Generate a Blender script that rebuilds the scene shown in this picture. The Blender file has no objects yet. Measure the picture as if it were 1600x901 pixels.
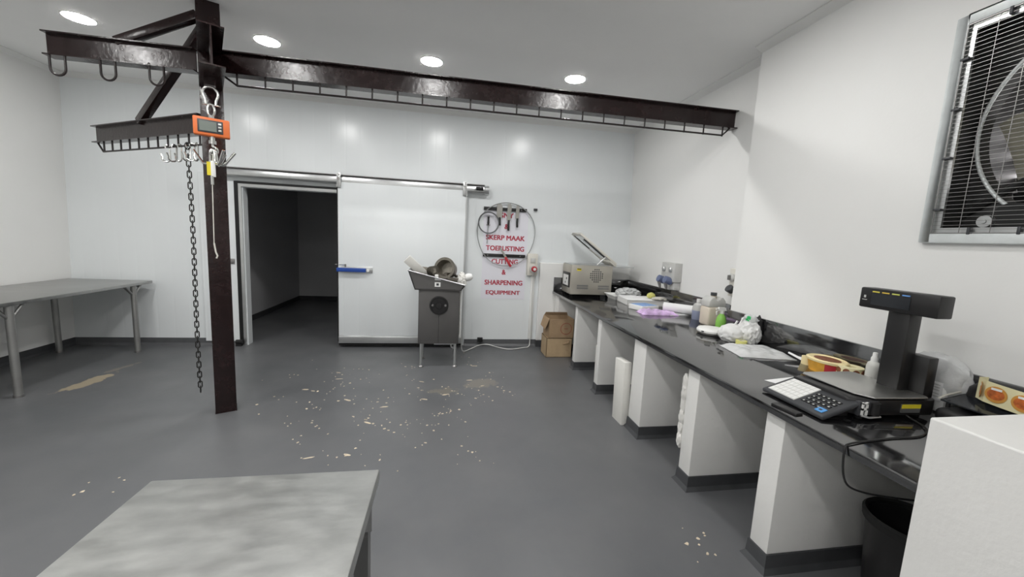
import bpy, bmesh, math, random
from mathutils import Vector, Matrix, noise
PI = math.pi
sc = bpy.context.scene
C = sc.collection
# ------------------------------------------------------------------ camera, world, exposure
cam = bpy.data.cameras.new('camera'); camo = bpy.data.objects.new('camera', cam); C.objects.link(camo)
cam.sensor_fit = 'HORIZONTAL'; cam.sensor_width = 36.0; cam.lens = 606.0 / 1600 * 36.0
cam.clip_start = 0.02; cam.clip_end = 60
def cam_matrix(pitch, yaw, roll):
    c, s = math.cos(yaw), math.sin(yaw)
    R = Vector((c, s, 0)); F0 = Vector((-s, c, 0)); Z = Vector((0, 0, 1))
    F = F0 * math.cos(pitch) - Z * math.sin(pitch); U = F0 * math.sin(pitch) + Z * math.cos(pitch)
    cr, sr = math.cos(roll), math.sin(roll)
    R2 = R * cr + U * sr; U2 = U * cr - R * sr
    m = Matrix((R2, U2, -F)).transposed()
    return m.to_4x4()
M = cam_matrix(.1280, -.1706, .0495); M.translation = Vector((0, 0, 1.681))
camo.matrix_world = M
sc.camera = camo
w = bpy.data.worlds.new('world'); sc.world = w; w.use_nodes = True
w.node_tree.nodes['Background'].inputs[0].default_value = (1.0, .97, .97, 1)
w.node_tree.nodes['Background'].inputs[1].default_value = 3.0      # daylight outside the extractor fan's shutters
sc.view_settings.view_transform = 'Standard'; sc.view_settings.look = 'None'
sc.view_settings.gamma = 1; sc.view_settings.use_curve_mapping = False
sc.view_settings.exposure = 1.95
LAMP = 46.0                                                         # emission of each ceiling downlight
rnd = random.Random(7)

# ------------------------------------------------------------------ materials
def mat(name, col, rough=.5, metal=0, var=.0, vscale=6, bump=0, bscale=40, trans=0, alpha=1, emit=0, coat=0, stretch=None, rvar=0, ior=1.45, sss=0):
    m = bpy.data.materials.new(name); m.use_nodes = True
    nt = m.node_tree; b = nt.nodes['Principled BSDF']
    b.inputs['Base Color'].default_value = (*col, 1); b.inputs['Roughness'].default_value = rough
    b.inputs['Metallic'].default_value = metal; b.inputs['IOR'].default_value = ior
    b.inputs['Transmission Weight'].default_value = trans; b.inputs['Alpha'].default_value = alpha
    if coat: b.inputs['Coat Weight'].default_value = coat; b.inputs['Coat Roughness'].default_value = .1
    if emit: b.inputs['Emission Color'].default_value = (*col, 1); b.inputs['Emission Strength'].default_value = emit
    tc = nt.nodes.new('ShaderNodeTexCoord'); vec = tc.outputs['Object']
    if stretch:
        mp = nt.nodes.new('ShaderNodeMapping'); mp.inputs['Scale'].default_value = stretch
        nt.links.new(vec, mp.inputs['Vector']); vec = mp.outputs['Vector']
    if var or rvar:
        n = nt.nodes.new('ShaderNodeTexNoise'); n.inputs['Scale'].default_value = vscale; n.inputs['Detail'].default_value = 6
        n.inputs['Roughness'].default_value = .6
        nt.links.new(vec, n.inputs['Vector'])
        if var:
            r = nt.nodes.new('ShaderNodeValToRGB'); r.color_ramp.elements[0].position = .3; r.color_ramp.elements[1].position = .7
            r.color_ramp.elements[0].color = (*[max(0, c * (1 - var)) for c in col], 1)
            r.color_ramp.elements[1].color = (*[min(1, c * (1 + var)) for c in col], 1)
            nt.links.new(n.outputs['Fac'], r.inputs['Fac']); nt.links.new(r.outputs['Color'], b.inputs['Base Color'])
        if rvar:
            q = nt.nodes.new('ShaderNodeMapRange'); q.inputs['From Min'].default_value = .3; q.inputs['From Max'].default_value = .7
            q.inputs['To Min'].default_value = max(0.02, rough - rvar); q.inputs['To Max'].default_value = min(1, rough + rvar)
            nt.links.new(n.outputs['Fac'], q.inputs['Value']); nt.links.new(q.outputs['Result'], b.inputs['Roughness'])
    if bump:
        n2 = nt.nodes.new('ShaderNodeTexNoise'); n2.inputs['Scale'].default_value = bscale; n2.inputs['Detail'].default_value = 4
        nt.links.new(vec, n2.inputs['Vector'])
        bp = nt.nodes.new('ShaderNodeBump'); bp.inputs['Strength'].default_value = bump; bp.inputs['Distance'].default_value = .01
        nt.links.new(n2.outputs['Fac'], bp.inputs['Height']); nt.links.new(bp.outputs['Normal'], b.inputs['Normal'])
    return m

m_wall = mat('white_paint', (.80, .80, .785), .55, var=.012, vscale=2, bump=.05, bscale=60)
m_ceil = mat('ceiling_paint', (.90, .90, .89), .7, var=.015, vscale=1.5)
m_pier = mat('pier_paint', (.80, .795, .775), .6, var=.02, vscale=5, bump=.12, bscale=45)
m_skirt_shaded = mat('skirting_epoxy_shaded', (.055, .057, .061), .4, var=.2, vscale=5)  # pier-foot shade put into the colour; the epoxy itself is floor grey
m_skirt_b = mat('skirting_epoxy_back', (.10, .103, .108), .4, var=.15, vscale=5)
m_brown = mat('brown_enamel', (.017, .008, .008), .23, var=.35, vscale=11, bump=.14, bscale=38, rvar=.05)
m_brown_d = mat('brown_enamel_rod', (.018, .012, .012), .4)
m_ss = mat('stainless_steel', (.42, .42, .41), .38, metal=1, var=.10, vscale=3, rvar=.08, bump=.02, bscale=20, stretch=(1, 6, 1))
m_ss_worn = mat('worn_stainless', (.55, .555, .54), .45, metal=1, var=.11, vscale=10, rvar=.05, bump=.03, bscale=30, stretch=(1, 2.2, 1))
m_ss_d = mat('dull_stainless', (.30, .295, .29), .42, metal=.85, var=.08, vscale=5)
m_leg = mat('galvanised_leg', (.36, .36, .35), .45, metal=.8, var=.08, vscale=8)
m_chrome = mat('chromed_steel', (.62, .62, .60), .18, metal=1)
m_chain = mat('chain_steel', (.06, .058, .055), .42, metal=.8, var=.3, vscale=30)
m_alu = mat('aluminium', (.60, .61, .61), .33, metal=.9, var=.05, vscale=8)
m_galv = mat('galvanised_sheet', (.62, .65, .65), .45, metal=.25, var=.08, vscale=12)
m_black = mat('black_plastic', (.016, .0155, .016), .38)
m_blackm = mat('black_matte', (.012, .012, .012), .75)
m_rubber = mat('black_gasket', (.008, .008, .008), .6)
m_dgrey = mat('dark_grey_plastic', (.045, .047, .052), .42)
m_grey = mat('grey_plastic', (.54, .54, .52), .45)
m_white = mat('white_plastic', (.80, .80, .78), .4)
m_cream = mat('cream_plastic', (.66, .64, .58), .45)
m_blue = mat('blue_plastic', (.02, .07, .33), .35)
m_bluegrey = mat('blue_grey_plug', (.13, .16, .27), .45)
m_orange = mat('orange_plastic', (.72, .17, .045), .42, var=.05)
m_red = mat('red_plastic', (.45, .03, .04), .4)
m_lcd = mat('lcd_grey', (.16, .185, .165), .25)
m_yellow = mat('yellow_label', (.72, .60, .03), .5)
m_card = mat('brown_cardboard', (.36, .25, .15), .85, var=.10, vscale=9)
m_card2 = mat('tan_cardboard', (.45, .33, .20), .85, var=.08, vscale=9)
m_cardink = mat('carton_print', (.33, .14, .09), .85)
m_board = mat('cutting_board_plastic', (.74, .73, .69), .5, var=.03, vscale=8)
m_poster = mat('poster_sheet', (.74, .735, .79), .45)
m_redink = mat('red_lettering', (.42, .045, .075), .5)
m_iron = mat('tinned_iron', (.27, .25, .215), .42, metal=.75, var=.3, vscale=16, bump=.08)
m_iron_d = mat('dark_tinned_iron', (.13, .12, .10), .5, metal=.7, var=.3, vscale=20)
m_cable_w = mat('white_cable', (.72, .72, .70), .5)
m_film = mat('crumpled_film', (.80, .81, .81), .22, trans=.35, var=.08, vscale=12, bump=.35, bscale=35)
m_bag = mat('white_carrier_bag', (.80, .80, .79), .35, trans=.15, bump=.2, bscale=30)
m_paper = mat('white_paper', (.82, .82, .82), .7)
m_purple = mat('lilac_packet', (.62, .44, .72), .3, var=.42, vscale=9, bump=.3, bscale=30)
m_bluepk = mat('blue_packet', (.20, .36, .68), .4, var=.3, vscale=25)
m_jug = mat('beige_jug', (.66, .585, .49), .4, var=.05, vscale=5)
m_jug_t = mat('clear_jug_plastic', (.72, .72, .70), .25, trans=.3)
m_liqblue = mat('blue_liquid_bottle', (.26, .29, .40), .3)
m_green = mat('green_spray_liquid', (.25, .55, .10), .25)
m_tub = mat('yellow_tub', (.70, .36, .045), .45, var=.25, vscale=15)
m_tublid = mat('cream_tub_lid', (.80, .68, .38), .4)
m_rolly = mat('cream_sticker_paper', (.80, .74, .46), .55)
m_stk = mat('orange_sticker', (.52, .13, .03), .4, var=.45, vscale=45)
m_stkring = mat('sticker_ring', (.62, .30, .06), .4)
m_stkd = mat('brown_sticker', (.20, .07, .03), .5, var=.5, vscale=60)
m_bottle = mat('milky_bottle', (.72, .72, .68), .35, trans=.15)
m_greenp = mat('green_print', (.03, .42, .12), .5)
m_palegreen = mat('pale_yellow_tape', (.68, .66, .22), .45)
m_print_blue = mat('blue_key', (.10, .33, .70), .4)
m_screen = mat('black_screen', (.02, .022, .026), .12)
m_blade = mat('olive_fan_blade', (.44, .42, .34), .5, metal=.4, var=.2, vscale=6)
m_fanin = mat('dark_fan_plate', (.05, .05, .05), .5, metal=.3, var=.2)
m_cold = mat('cold_store_panel', (.58, .58, .59), .5)
m_crumb = mat('meat_scraps', (.62, .53, .40), .7, var=.3, vscale=20)
m_steelblade = mat('band_steel', (.42, .43, .43), .35, metal=.8)
m_knife = mat('knife_steel', (.42, .41, .38), .4, metal=.6)
m_wood = mat('rag_white', (.74, .73, .70), .8, bump=.3, bscale=40)
m_glow = mat('lamp_diffuser', (1.0, .99, .972), .5, emit=LAMP)
m_stripes = [mat('lcd_mark_yellow', (.75, .66, .10), .5), mat('lcd_mark_amber', (.70, .50, .08), .5), mat('lcd_mark_lime', (.62, .66, .15), .5), mat('lcd_mark_blue', (.15, .35, .75), .5)]

def mat_backpanel():
    m = mat('gloss_panel', (.77, .80, .81), .24, var=.01, vscale=2)
    nt = m.node_tree; b = nt.nodes['Principled BSDF']
    tc = nt.nodes.new('ShaderNodeTexCoord'); wv = nt.nodes.new('ShaderNodeTexWave')
    wv.bands_direction = 'X'; wv.inputs['Scale'].default_value = 1.55; wv.inputs['Distortion'].default_value = .0
    nt.links.new(tc.outputs['Object'], wv.inputs['Vector'])
    r = nt.nodes.new('ShaderNodeValToRGB'); r.color_ramp.elements[0].position = .0; r.color_ramp.elements[1].position = .06
    nt.links.new(wv.outputs['Fac'], r.inputs['Fac'])
    n2 = nt.nodes.new('ShaderNodeTexNoise'); n2.inputs['Scale'].default_value = 2.2; nt.links.new(tc.outputs['Object'], n2.inputs['Vector'])
    ad = nt.nodes.new('ShaderNodeMath'); ad.operation = 'MULTIPLY_ADD'; ad.inputs[1].default_value = .5
    nt.links.new(n2.outputs['Fac'], ad.inputs[0]); nt.links.new(r.outputs['Color'], ad.inputs[2])
    bp = nt.nodes.new('ShaderNodeBump'); bp.inputs['Strength'].default_value = .08; bp.inputs['Distance'].default_value = .006
    nt.links.new(ad.outputs[0], bp.inputs['Height']); nt.links.new(bp.outputs['Normal'], b.inputs['Normal'])
    return m
m_panel = mat_backpanel()

def mat_granite():
    m = mat('black_granite', (.010, .010, .011), .06, var=.0)
    nt = m.node_tree; b = nt.nodes['Principled BSDF']; b.inputs['IOR'].default_value = 2.6
    tc = nt.nodes.new('ShaderNodeTexCoord'); v = nt.nodes.new('ShaderNodeTexNoise'); v.inputs['Scale'].default_value = 160; v.inputs['Detail'].default_value = 2
    nt.links.new(tc.outputs['Object'], v.inputs['Vector'])
    r = nt.nodes.new('ShaderNodeValToRGB'); r.color_ramp.elements[0].position = .6; r.color_ramp.elements[1].position = .8
    r.color_ramp.elements[0].color = (.009, .009, .010, 1); r.color_ramp.elements[1].color = (.09, .085, .08, 1)
    nt.links.new(v.outputs['Fac'], r.inputs['Fac']); nt.links.new(r.outputs['Color'], b.inputs['Base Color'])
    n = nt.nodes.new('ShaderNodeTexNoise'); n.inputs['Scale'].default_value = 5; nt.links.new(tc.outputs['Object'], n.inputs['Vector'])
    q = nt.nodes.new('ShaderNodeMapRange'); q.inputs['To Min'].default_value = .03; q.inputs['To Max'].default_value = .12
    nt.links.new(n.outputs['Fac'], q.inputs['Value']); nt.links.new(q.outputs['Result'], b.inputs['Roughness'])
    return m
m_granite = mat_granite()

def mat_floor():
    m = mat('grey_epoxy_floor', (.125, .128, .135), .42)
    nt = m.node_tree; b = nt.nodes['Principled BSDF']; L = nt.links.new
    tc = nt.nodes.new('ShaderNodeTexCoord'); P = tc.outputs['Object']
    def noi(scale, det=6, ro=.6):
        n = nt.nodes.new('ShaderNodeTexNoise'); n.inputs['Scale'].default_value = scale; n.inputs['Detail'].default_value = det
        n.inputs['Roughness'].default_value = ro; L(P, n.inputs['Vector']); return n
    n1 = noi(1.1); r1 = nt.nodes.new('ShaderNodeValToRGB')
    r1.color_ramp.elements[0].position = .35; r1.color_ramp.elements[0].color = (.104, .108, .114, 1)
    r1.color_ramp.elements[1].position = .68; r1.color_ramp.elements[1].color = (.132, .134, .138, 1)
    L(n1.outputs['Fac'], r1.inputs['Fac'])
    def patch(cx, cy, ang, sx, sy, thr, nscale, col, prev):
        mp = nt.nodes.new('ShaderNodeMapping'); mp.vector_type = 'TEXTURE'
        mp.inputs['Location'].default_value = (cx, cy, 0); mp.inputs['Rotation'].default_value = (0, 0, ang); mp.inputs['Scale'].default_value = (sx, sy, 1)
        L(P, mp.inputs['Vector'])
        ln = nt.nodes.new('ShaderNodeVectorMath'); ln.operation = 'LENGTH'; L(mp.outputs['Vector'], ln.inputs[0])
        nn = noi(nscale, 5, .65)
        a = nt.nodes.new('ShaderNodeMath'); a.operation = 'MULTIPLY_ADD'; a.inputs[1].default_value = -1.8; L(nn.outputs['Fac'], a.inputs[0]); L(ln.outputs['Value'], a.inputs[2])
        mr = nt.nodes.new('ShaderNodeMapRange'); mr.inputs['From Min'].default_value = thr; mr.inputs['From Max'].default_value = thr - .12
        L(a.outputs[0], mr.inputs['Value'])
        mx = nt.nodes.new('ShaderNodeMix'); mx.data_type = 'RGBA'; mx.inputs['B'].default_value = (*col, 1)
        L(mr.outputs['Result'], mx.inputs['Factor']); L(prev, mx.inputs['A'])
        return mx.outputs['Result']
    c = r1.outputs['Color']
    c = patch(-3.60, 4.50, math.radians(80), .34, .095, -.05, 7, (.33, .28, .20), c)     # worn strip by the left table
    c = patch(-3.62, 4.95, math.radians(75), .30, .05, -.15, 9, (.19, .175, .15), c)
    c = patch(.42, 4.30, .5, .34, .26, -.33, 9, (.175, .165, .145), c)                       # dust to the right of the stand
    c = patch(.0, 4.1, .1, .35, .16, -.42, 11, (.17, .16, .14), c)
    L(c, b.inputs['Base Color'])
    n3 = noi(2.3); q = nt.nodes.new('ShaderNodeMapRange'); q.inputs['To Min'].default_value = .26; q.inputs['To Max'].default_value = .46
    L(n3.outputs['Fac'], q.inputs['Value']); L(q.outputs['Result'], b.inputs['Roughness'])
    n4 = noi(9); bp = nt.nodes.new('ShaderNodeBump'); bp.inputs['Strength'].default_value = .06; bp.inputs['Distance'].default_value = .01
    L(n4.outputs['Fac'], bp.inputs['Height']); L(bp.outputs['Normal'], b.inputs['Normal'])
    return m
m_floor = mat_floor()

# ------------------------------------------------------------------ mesh builder
class MB:
    def __init__(s): s.bm = bmesh.new()
    def quadbox(s, P):
        v = [s.bm.verts.new(p) for p in P]
        for f in ((0, 3, 2, 1), (4, 5, 6, 7), (0, 1, 5, 4), (1, 2, 6, 5), (2, 3, 7, 6), (3, 0, 4, 7)): s.bm.faces.new([v[i] for i in f])
        return s
    def box(s, x0, x1, y0, y1, z0, z1):
        return s.quadbox([(x0, y0, z0), (x1, y0, z0), (x1, y1, z0), (x0, y1, z0), (x0, y0, z1), (x1, y0, z1), (x1, y1, z1), (x0, y1, z1)])
    def obox(s, c, size, R=None):
        R = R or Matrix.Identity(3); c = Vector(c); a, b, d = [t / 2 for t in size]
        return s.quadbox([c + R @ Vector(p) for p in ((-a, -b, -d), (a, -b, -d), (a, b, -d), (-a, b, -d), (-a, -b, d), (a, -b, d), (a, b, d), (-a, b, d))])
    def prism(s, pts, vec):
        vec = Vector(vec); a = [s.bm.verts.new(p) for p in pts]; b = [s.bm.verts.new(Vector(p) + vec) for p in pts]; n = len(a)
        s.bm.faces.new(a[::-1]); s.bm.faces.new(b)
        for i in range(n): s.bm.faces.new((a[i], a[(i + 1) % n], b[(i + 1) % n], b[i]))
        return s
    def tube(s, pts, r, n=8, closed=False):
        pts = [Vector(p) for p in pts]; k = len(pts); rings = []; prev = None
        for i, p in enumerate(pts):
            if closed: t = (pts[(i + 1) % k] - pts[i - 1])
            else: t = pts[min(i + 1, k - 1)] - pts[max(i - 1, 0)]
            t.normalize()
            if prev is None:
                u = t.orthogonal().normalized()
            else:
                u = prev - t * prev.dot(t)
                u = u.normalized() if u.length > 1e-6 else t.orthogonal().normalized()
            prev = u; v = t.cross(u)
            rr = r[i] if isinstance(r, (list, tuple)) else r
            rings.append([s.bm.verts.new(p + (u * math.cos(2 * PI * j / n) + v * math.sin(2 * PI * j / n)) * rr) for j in range(n)])
        if closed:
            off = min(range(n), key=lambda o: (rings[-1][0].co - rings[0][o].co).length)
        for i in range(k if closed else k - 1):
            A = rings[i]; B = rings[(i + 1) % k]; o = off if closed and i == k - 1 else 0
            for j in range(n): s.bm.faces.new((A[j], A[(j + 1) % n], B[(j + 1 + o) % n], B[(j + o) % n]))
        if not closed: s.bm.faces.new(rings[0][::-1]); s.bm.faces.new(rings[-1])
        return s
    def cyl(s, a, b, r, r2=None, n=24):
        return s.tube([a, b], [r, r if r2 is None else r2], n)
    def lathe(s, prof, c=(0, 0, 0), R=None, n=28, sx=1, sy=1, closed=False):
        R = R or Matrix.Identity(3); c = Vector(c); rings = []
        for r, z in prof:
            if r < 1e-6: rings.append([s.bm.verts.new(c + R @ Vector((0, 0, z)))])
            else: rings.append([s.bm.verts.new(c + R @ Vector((r * sx * math.cos(2 * PI * j / n), r * sy * math.sin(2 * PI * j / n), z))) for j in range(n)])
        m = len(rings)
        for i in range(m if closed else m - 1):
            A, B = rings[i], rings[(i + 1) % m]
            for j in range(n):
                k = (j + 1) % n
                if len(A) == 1 and len(B) == 1: continue
                if len(A) == 1: s.bm.faces.new((A[0], B[k], B[j]))
                elif len(B) == 1: s.bm.faces.new((A[j], A[k], B[0]))
                else: s.bm.faces.new((A[j], A[k], B[k], B[j]))
        if not closed:
            if len(rings[0]) > 1: s.bm.faces.new(rings[0][::-1])
            if len(rings[-1]) > 1: s.bm.faces.new(rings[-1])
        return s
    def blob(s, c, rad, seed=0, amp=.25, freq=3, flat=None, sub=4, ridge=True):
        c = Vector(c); r = bmesh.ops.create_icosphere(s.bm, subdivisions=sub, radius=1.0)
        for v in r['verts']:
            d = v.co.normalized(); q = d * freq + Vector((seed * 7.3, seed * 3.1, seed))
            k = noise.noise(q) + .5 * noise.noise(q * 2.3)
            if ridge: k = (.5 - abs(k)) * 1.2
            v.co = Vector((d.x * rad[0], d.y * rad[1], d.z * rad[2])) * (1 + amp * k) + c
            if flat is not None and v.co.z < flat: v.co.z = flat
        return s
    def sheet(s, cx, cy, z, w, d, h, rot=0, seed=0, amp=.012, freq=6, nx=26, ny=20, bulge=1, lift=None):
        """a soft packet: crumpled top, flat underside"""
        cr, sr = math.cos(rot), math.sin(rot); top = []; bot = []
        for i in range(nx + 1):
            tr, br = [], []
            for j in range(ny + 1):
                u = i / nx * 2 - 1; v = j / ny * 2 - 1
                e = 1 + .05 * noise.noise(Vector((u * 2, v * 2, seed)))
                x = u * w / 2 * e; y = v * d / 2 * e
                q = Vector((x * freq, y * freq, seed * 5.7))
                f = (1 - abs(u) ** 6) * (1 - abs(v) ** 6)
                hh = .003 + f * (h * bulge * (.6 + .4 * noise.noise(q * .5)) + amp * (abs(noise.noise(q * 2)) * 2 + noise.noise(q * 5) * .5))
                X = cx + x * cr - y * sr; Y = cy + x * sr + y * cr
                l = lift(u, v) if lift else 0
                tr.append(s.bm.verts.new((X, Y, z + max(hh, .003) + l))); br.append(s.bm.verts.new((X, Y, z + l)))
            top.append(tr); bot.append(br)
        for i in range(nx):
            for j in range(ny):
                s.bm.faces.new((top[i][j], top[i + 1][j], top[i + 1][j + 1], top[i][j + 1]))
                s.bm.faces.new((bot[i][j], bot[i][j + 1], bot[i + 1][j + 1], bot[i + 1][j]))
        for i in range(nx):
            s.bm.faces.new((top[i][0], bot[i][0], bot[i + 1][0], top[i + 1][0])); s.bm.faces.new((top[i][ny], top[i + 1][ny], bot[i + 1][ny], bot[i][ny]))
        for j in range(ny):
            s.bm.faces.new((top[0][j], top[0][j + 1], bot[0][j + 1], bot[0][j])); s.bm.faces.new((top[nx][j], bot[nx][j], bot[nx][j + 1], top[nx][j + 1]))
        return s

WM = {}                                                     # world matrix of every root and part
def mesh_obj(name, mb, m, parent=None, origin=None, bevel=0, smooth=True, Rm=None, seg=2):
    """Rm rotates/moves the shape (given in its own frame) into the world first."""
    bm = mb.bm
    if bevel:
        bmesh.ops.remove_doubles(bm, verts=bm.verts, dist=1e-6)
        ed = [e for e in bm.edges if len(e.link_faces) == 2 and e.calc_face_angle(0) > math.radians(35)]
        bmesh.ops.bevel(bm, geom=ed, offset=bevel, segments=seg, affect='EDGES', profile=.5, clamp_overlap=True)
    bmesh.ops.recalc_face_normals(bm, faces=bm.faces)
    me = bpy.data.meshes.new(name); 
    if Rm is not None: bm.transform(Rm)
    if parent is not None: Wm = WM[parent]
    else: Wm = Matrix.Translation(origin or (0, 0, 0))
    bm.transform(Wm.inverted()); bm.to_mesh(me); bm.free()
    if smooth:
        me.shade_smooth(); me.set_sharp_from_angle(angle=math.radians(38))
    if isinstance(m, (list, tuple)):
        for k in m: me.materials.append(k)
    else: me.materials.append(m)
    o = bpy.data.objects.new(name, me); C.objects.link(o)
    if parent is not None: o.parent = parent; WM[o] = WM[parent]
    else: o.location = Wm.translation; WM[o] = Wm
    return o
def tag(o, label, cat, group=None):
    o['label'] = label; o['category'] = cat
    if group: o['group'] = group
    return o
def thing(name, label, cat, loc, group=None):
    o = bpy.data.objects.new(name, None); o.empty_display_size = .05; C.objects.link(o); o.location = loc
    WM[o] = Matrix.Translation(loc); return tag(o, label, cat, group)
def solo(name, mb, m, label, cat, loc, group=None, **k):
    return tag(mesh_obj(name, mb, m, None, loc, **k), label, cat, group)
def struct(name, mb, m, **k):
    o = mesh_obj(name, mb, m, None, (0, 0, 0), smooth=False, **k); o['kind'] = 'structure'; return o
def rotm(axis, deg): return Matrix.Rotation(math.radians(deg), 3, axis)
def lettering(body, center, width, height, m, parent, face='-Y', name='lettering', depth=.002, bold=.02, plane=None):
    cu = bpy.data.curves.new('t', 'FONT'); cu.body = body; cu.align_x = 'CENTER'; cu.resolution_u = 3
    t = bpy.data.objects.new('t', cu); C.objects.link(t); dg = bpy.context.evaluated_depsgraph_get(); dg.update()
    me = bpy.data.meshes.new_from_object(t.evaluated_get(dg)); bpy.data.objects.remove(t); bpy.data.curves.remove(cu)
    me.name = name
    xs = [v.co.x for v in me.vertices]; ys = [v.co.y for v in me.vertices]
    x0, x1, y0, y1 = min(xs), max(xs), min(ys), max(ys)
    if plane is None: ex, ey, en = Vector((1, 0, 0)), Vector((0, 0, 1)), Vector((0, -1, 0))
    else: ex, ey, en = [Vector(p) for p in plane]
    inv = WM[parent].inverted()
    bm2 = bmesh.new(); sw = bold
    for k, (ox, oy) in enumerate(((-sw, -sw * .6), (sw, -sw * .6), (-sw, sw * .6), (sw, sw * .6), (0, 0))):
        t3 = me.copy(); t3.transform(Matrix.Translation((ox, oy, .0002 * k))); bm2.from_mesh(t3); bpy.data.meshes.remove(t3)
    bm2.to_mesh(me); bm2.free(); x0 -= sw; x1 += sw; y0 -= sw * .6; y1 += sw * .6
    for v in me.vertices:
        p = v.co.copy()
        v.co = inv @ (Vector(center) + ex * ((p.x - (x0 + x1) / 2) / (x1 - x0) * width) + ey * ((p.y - (y0 + y1) / 2) / (y1 - y0) * height) + en * (p.z * depth / .001 + depth))
    me.materials.clear(); me.materials.append(m)
    o = bpy.data.objects.new(name, me); C.objects.link(o); o.parent = parent; WM[o] = WM[parent]
    return o
def smooth(pts, k=6):
    P = [Vector(p) for p in pts]; P = [P[0]] + P + [P[-1]]; out = []
    for i in range(1, len(P) - 2):
        a, b, c, d = P[i - 1], P[i], P[i + 1], P[i + 2]
        for j in range(k):
            t = j / k; out.append(.5 * ((2 * b) + (c - a) * t + (2 * a - 5 * b + 4 * c - d) * t * t + (3 * b - a - 3 * c + d) * t ** 3))
    return out + [P[-2]]
def arc(c, r, a0, a1, n, ex, ez):
    c, ex, ez = Vector(c), Vector(ex), Vector(ez)
    return [c + ex * (r * math.cos(math.radians(a0 + (a1 - a0) * i / n))) + ez * (r * math.sin(math.radians(a0 + (a1 - a0) * i / n))) for i in range(n + 1)]

# ------------------------------------------------------------------ the room
D = 5.9; H = 3.43; RN = 2.66; YN = 3.22; YF = -2.6
RX = lambda z: 2.96 - .038 * z          # far part of the right wall
LX = lambda z: -4.84 + .03 * z
struct('floor', MB().box(-5.4, 3.4, YF - .2, 10.2, -.12, 0), m_floor)
struct('ceiling', MB().box(-5.4, 3.4, YF - .2, D + .12, H, H + .15), m_ceil)
struct('wall_left', MB().prism([(LX(0), YF - .1, 0), (LX(H), YF - .1, H), (-5.2, YF - .1, H), (-5.2, YF - .1, 0)], (0, D - YF + .3, 0)), m_wall)
struct('wall_front', MB().box(-5.2, 3.4, YF - .2, YF, 0, H), m_wall)
OX0, OX1, OZ = -2.74, -1.28, 2.19
b = MB(); b.box(-5.2, OX0, D, D + .12, 0, H).box(OX1, 3.4, D, D + .12, 0, H).box(OX0, OX1, D, D + .12, OZ, H)
struct('wall_back', b, m_panel)
FY0, FY1, FZ0, FZ1 = .69, 1.76, 1.82, 2.89
b = MB(); b.prism([(RX(0), YN, 0), (3.3, YN, 0), (3.3, YN, H), (RX(H), YN, H)], (0, D - YN + .05, 0))
struct('wall_right_far', b, m_wall); b = MB()
b.box(RN, 3.3, FY1, YN, 0, H).box(RN, 3.3, YF - .1, FY0, 0, H).box(RN, 3.3, FY0, FY1, 0, FZ0).box(RN, 3.3, FY0, FY1, FZ1, H)
struct('wall_right', b, m_wall)
# shadow-side cornices along the right wall
b = MB(); b.prism([(RN, YF, 3.385), (RN, YF, H), (RN - .075, YF, H), (RN - .075, YF, H - .008)], (0, YN - YF, 0)); struct('trim_1', b, m_wall)
b = MB(); x = RX(3.39); b.prism([(x, YN, 3.385), (x + .02, YN, H), (x - .08, YN, H), (x - .08, YN, H - .008)], (0, D - YN, 0)); struct('trim_2', b, m_wall)
b = MB(); b.prism([(-4.8, D, 3.38), (-4.8, D, H), (-4.8, D - .06, H), (-4.8, D - .06, H - .008)], (7.7, 0, 0)); struct('trim_3', b, m_wall)
b = MB(); x = LX(3.39); b.prism([(x, YF, 3.385), (x - .02, YF, H), (x + .06, YF, H), (x + .06, YF, H - .008)], (0, D - YF, 0)); struct('trim_4', b, m_wall)
# coved skirting: floor colour at the back, shade-darkened colour elsewhere
x = LX(.05); b = MB(); b.prism([(x - .02, YF, 0), (x + .035, YF, 0), (x + .012, YF, .03), (x + .006, YF, .1), (x - .02, YF, .1)], (0, D - YF, 0)); struct('baseboard_left', b, m_skirt_shaded)
def skirt_back(b, x0, x1): b.prism([(x0, D, 0), (x0, D - .035, 0), (x0, D - .012, .03), (x0, D - .008, .1), (x0, D, .1)], (x1 - x0, 0, 0))
b = MB(); skirt_back(b, -4.84, OX0 - .02); skirt_back(b, .3, 1.45); struct('baseboard_back', b, m_skirt_b)
b = MB(); b.box(2.945, 2.97, YN, D, 0, .1).box(RN - .01, RN + .01, 1.07, YN, 0, .1); struct('baseboard_right', b, m_skirt_shaded)
# cold store behind the sliding door
b = MB()
b.box(-3.5, -3.4, D + .12, 9.85, 0, 2.7).box(-3.5, 1.2, 9.75, 9.87, 0, 2.7).box(1.1, 1.2, D + .12, 9.75, 0, 2.7).box(-3.5, 1.2, D + .12, 9.87, 2.6, 2.7)
struct('wall_cold_store', b, m_cold)
b = MB(); b.box(-3.4, -3.385, D + .12, 9.75, 0, .1).box(-3.4, 1.1, 9.735, 9.75, 0, .1); struct('baseboard_cold_store', b, m_skirt_shaded)
# low wall step across the counter's far end, and the white block by the camera
b = MB(); b.box(1.43, 2.95, 5.835, D, .1, 1.335); struct('wall_low_back', b, m_wall, bevel=.012)
b = MB(); b.box(1.425, 1.70, 5.822, D, 0, .1); struct('baseboard_low_back', b, m_skirt_shaded)
b = MB(); b.box(1.65, RN, -.9, 1.008, 0, 1.145); struct('wall_low_right', b, m_pier, bevel=.006)

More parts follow.
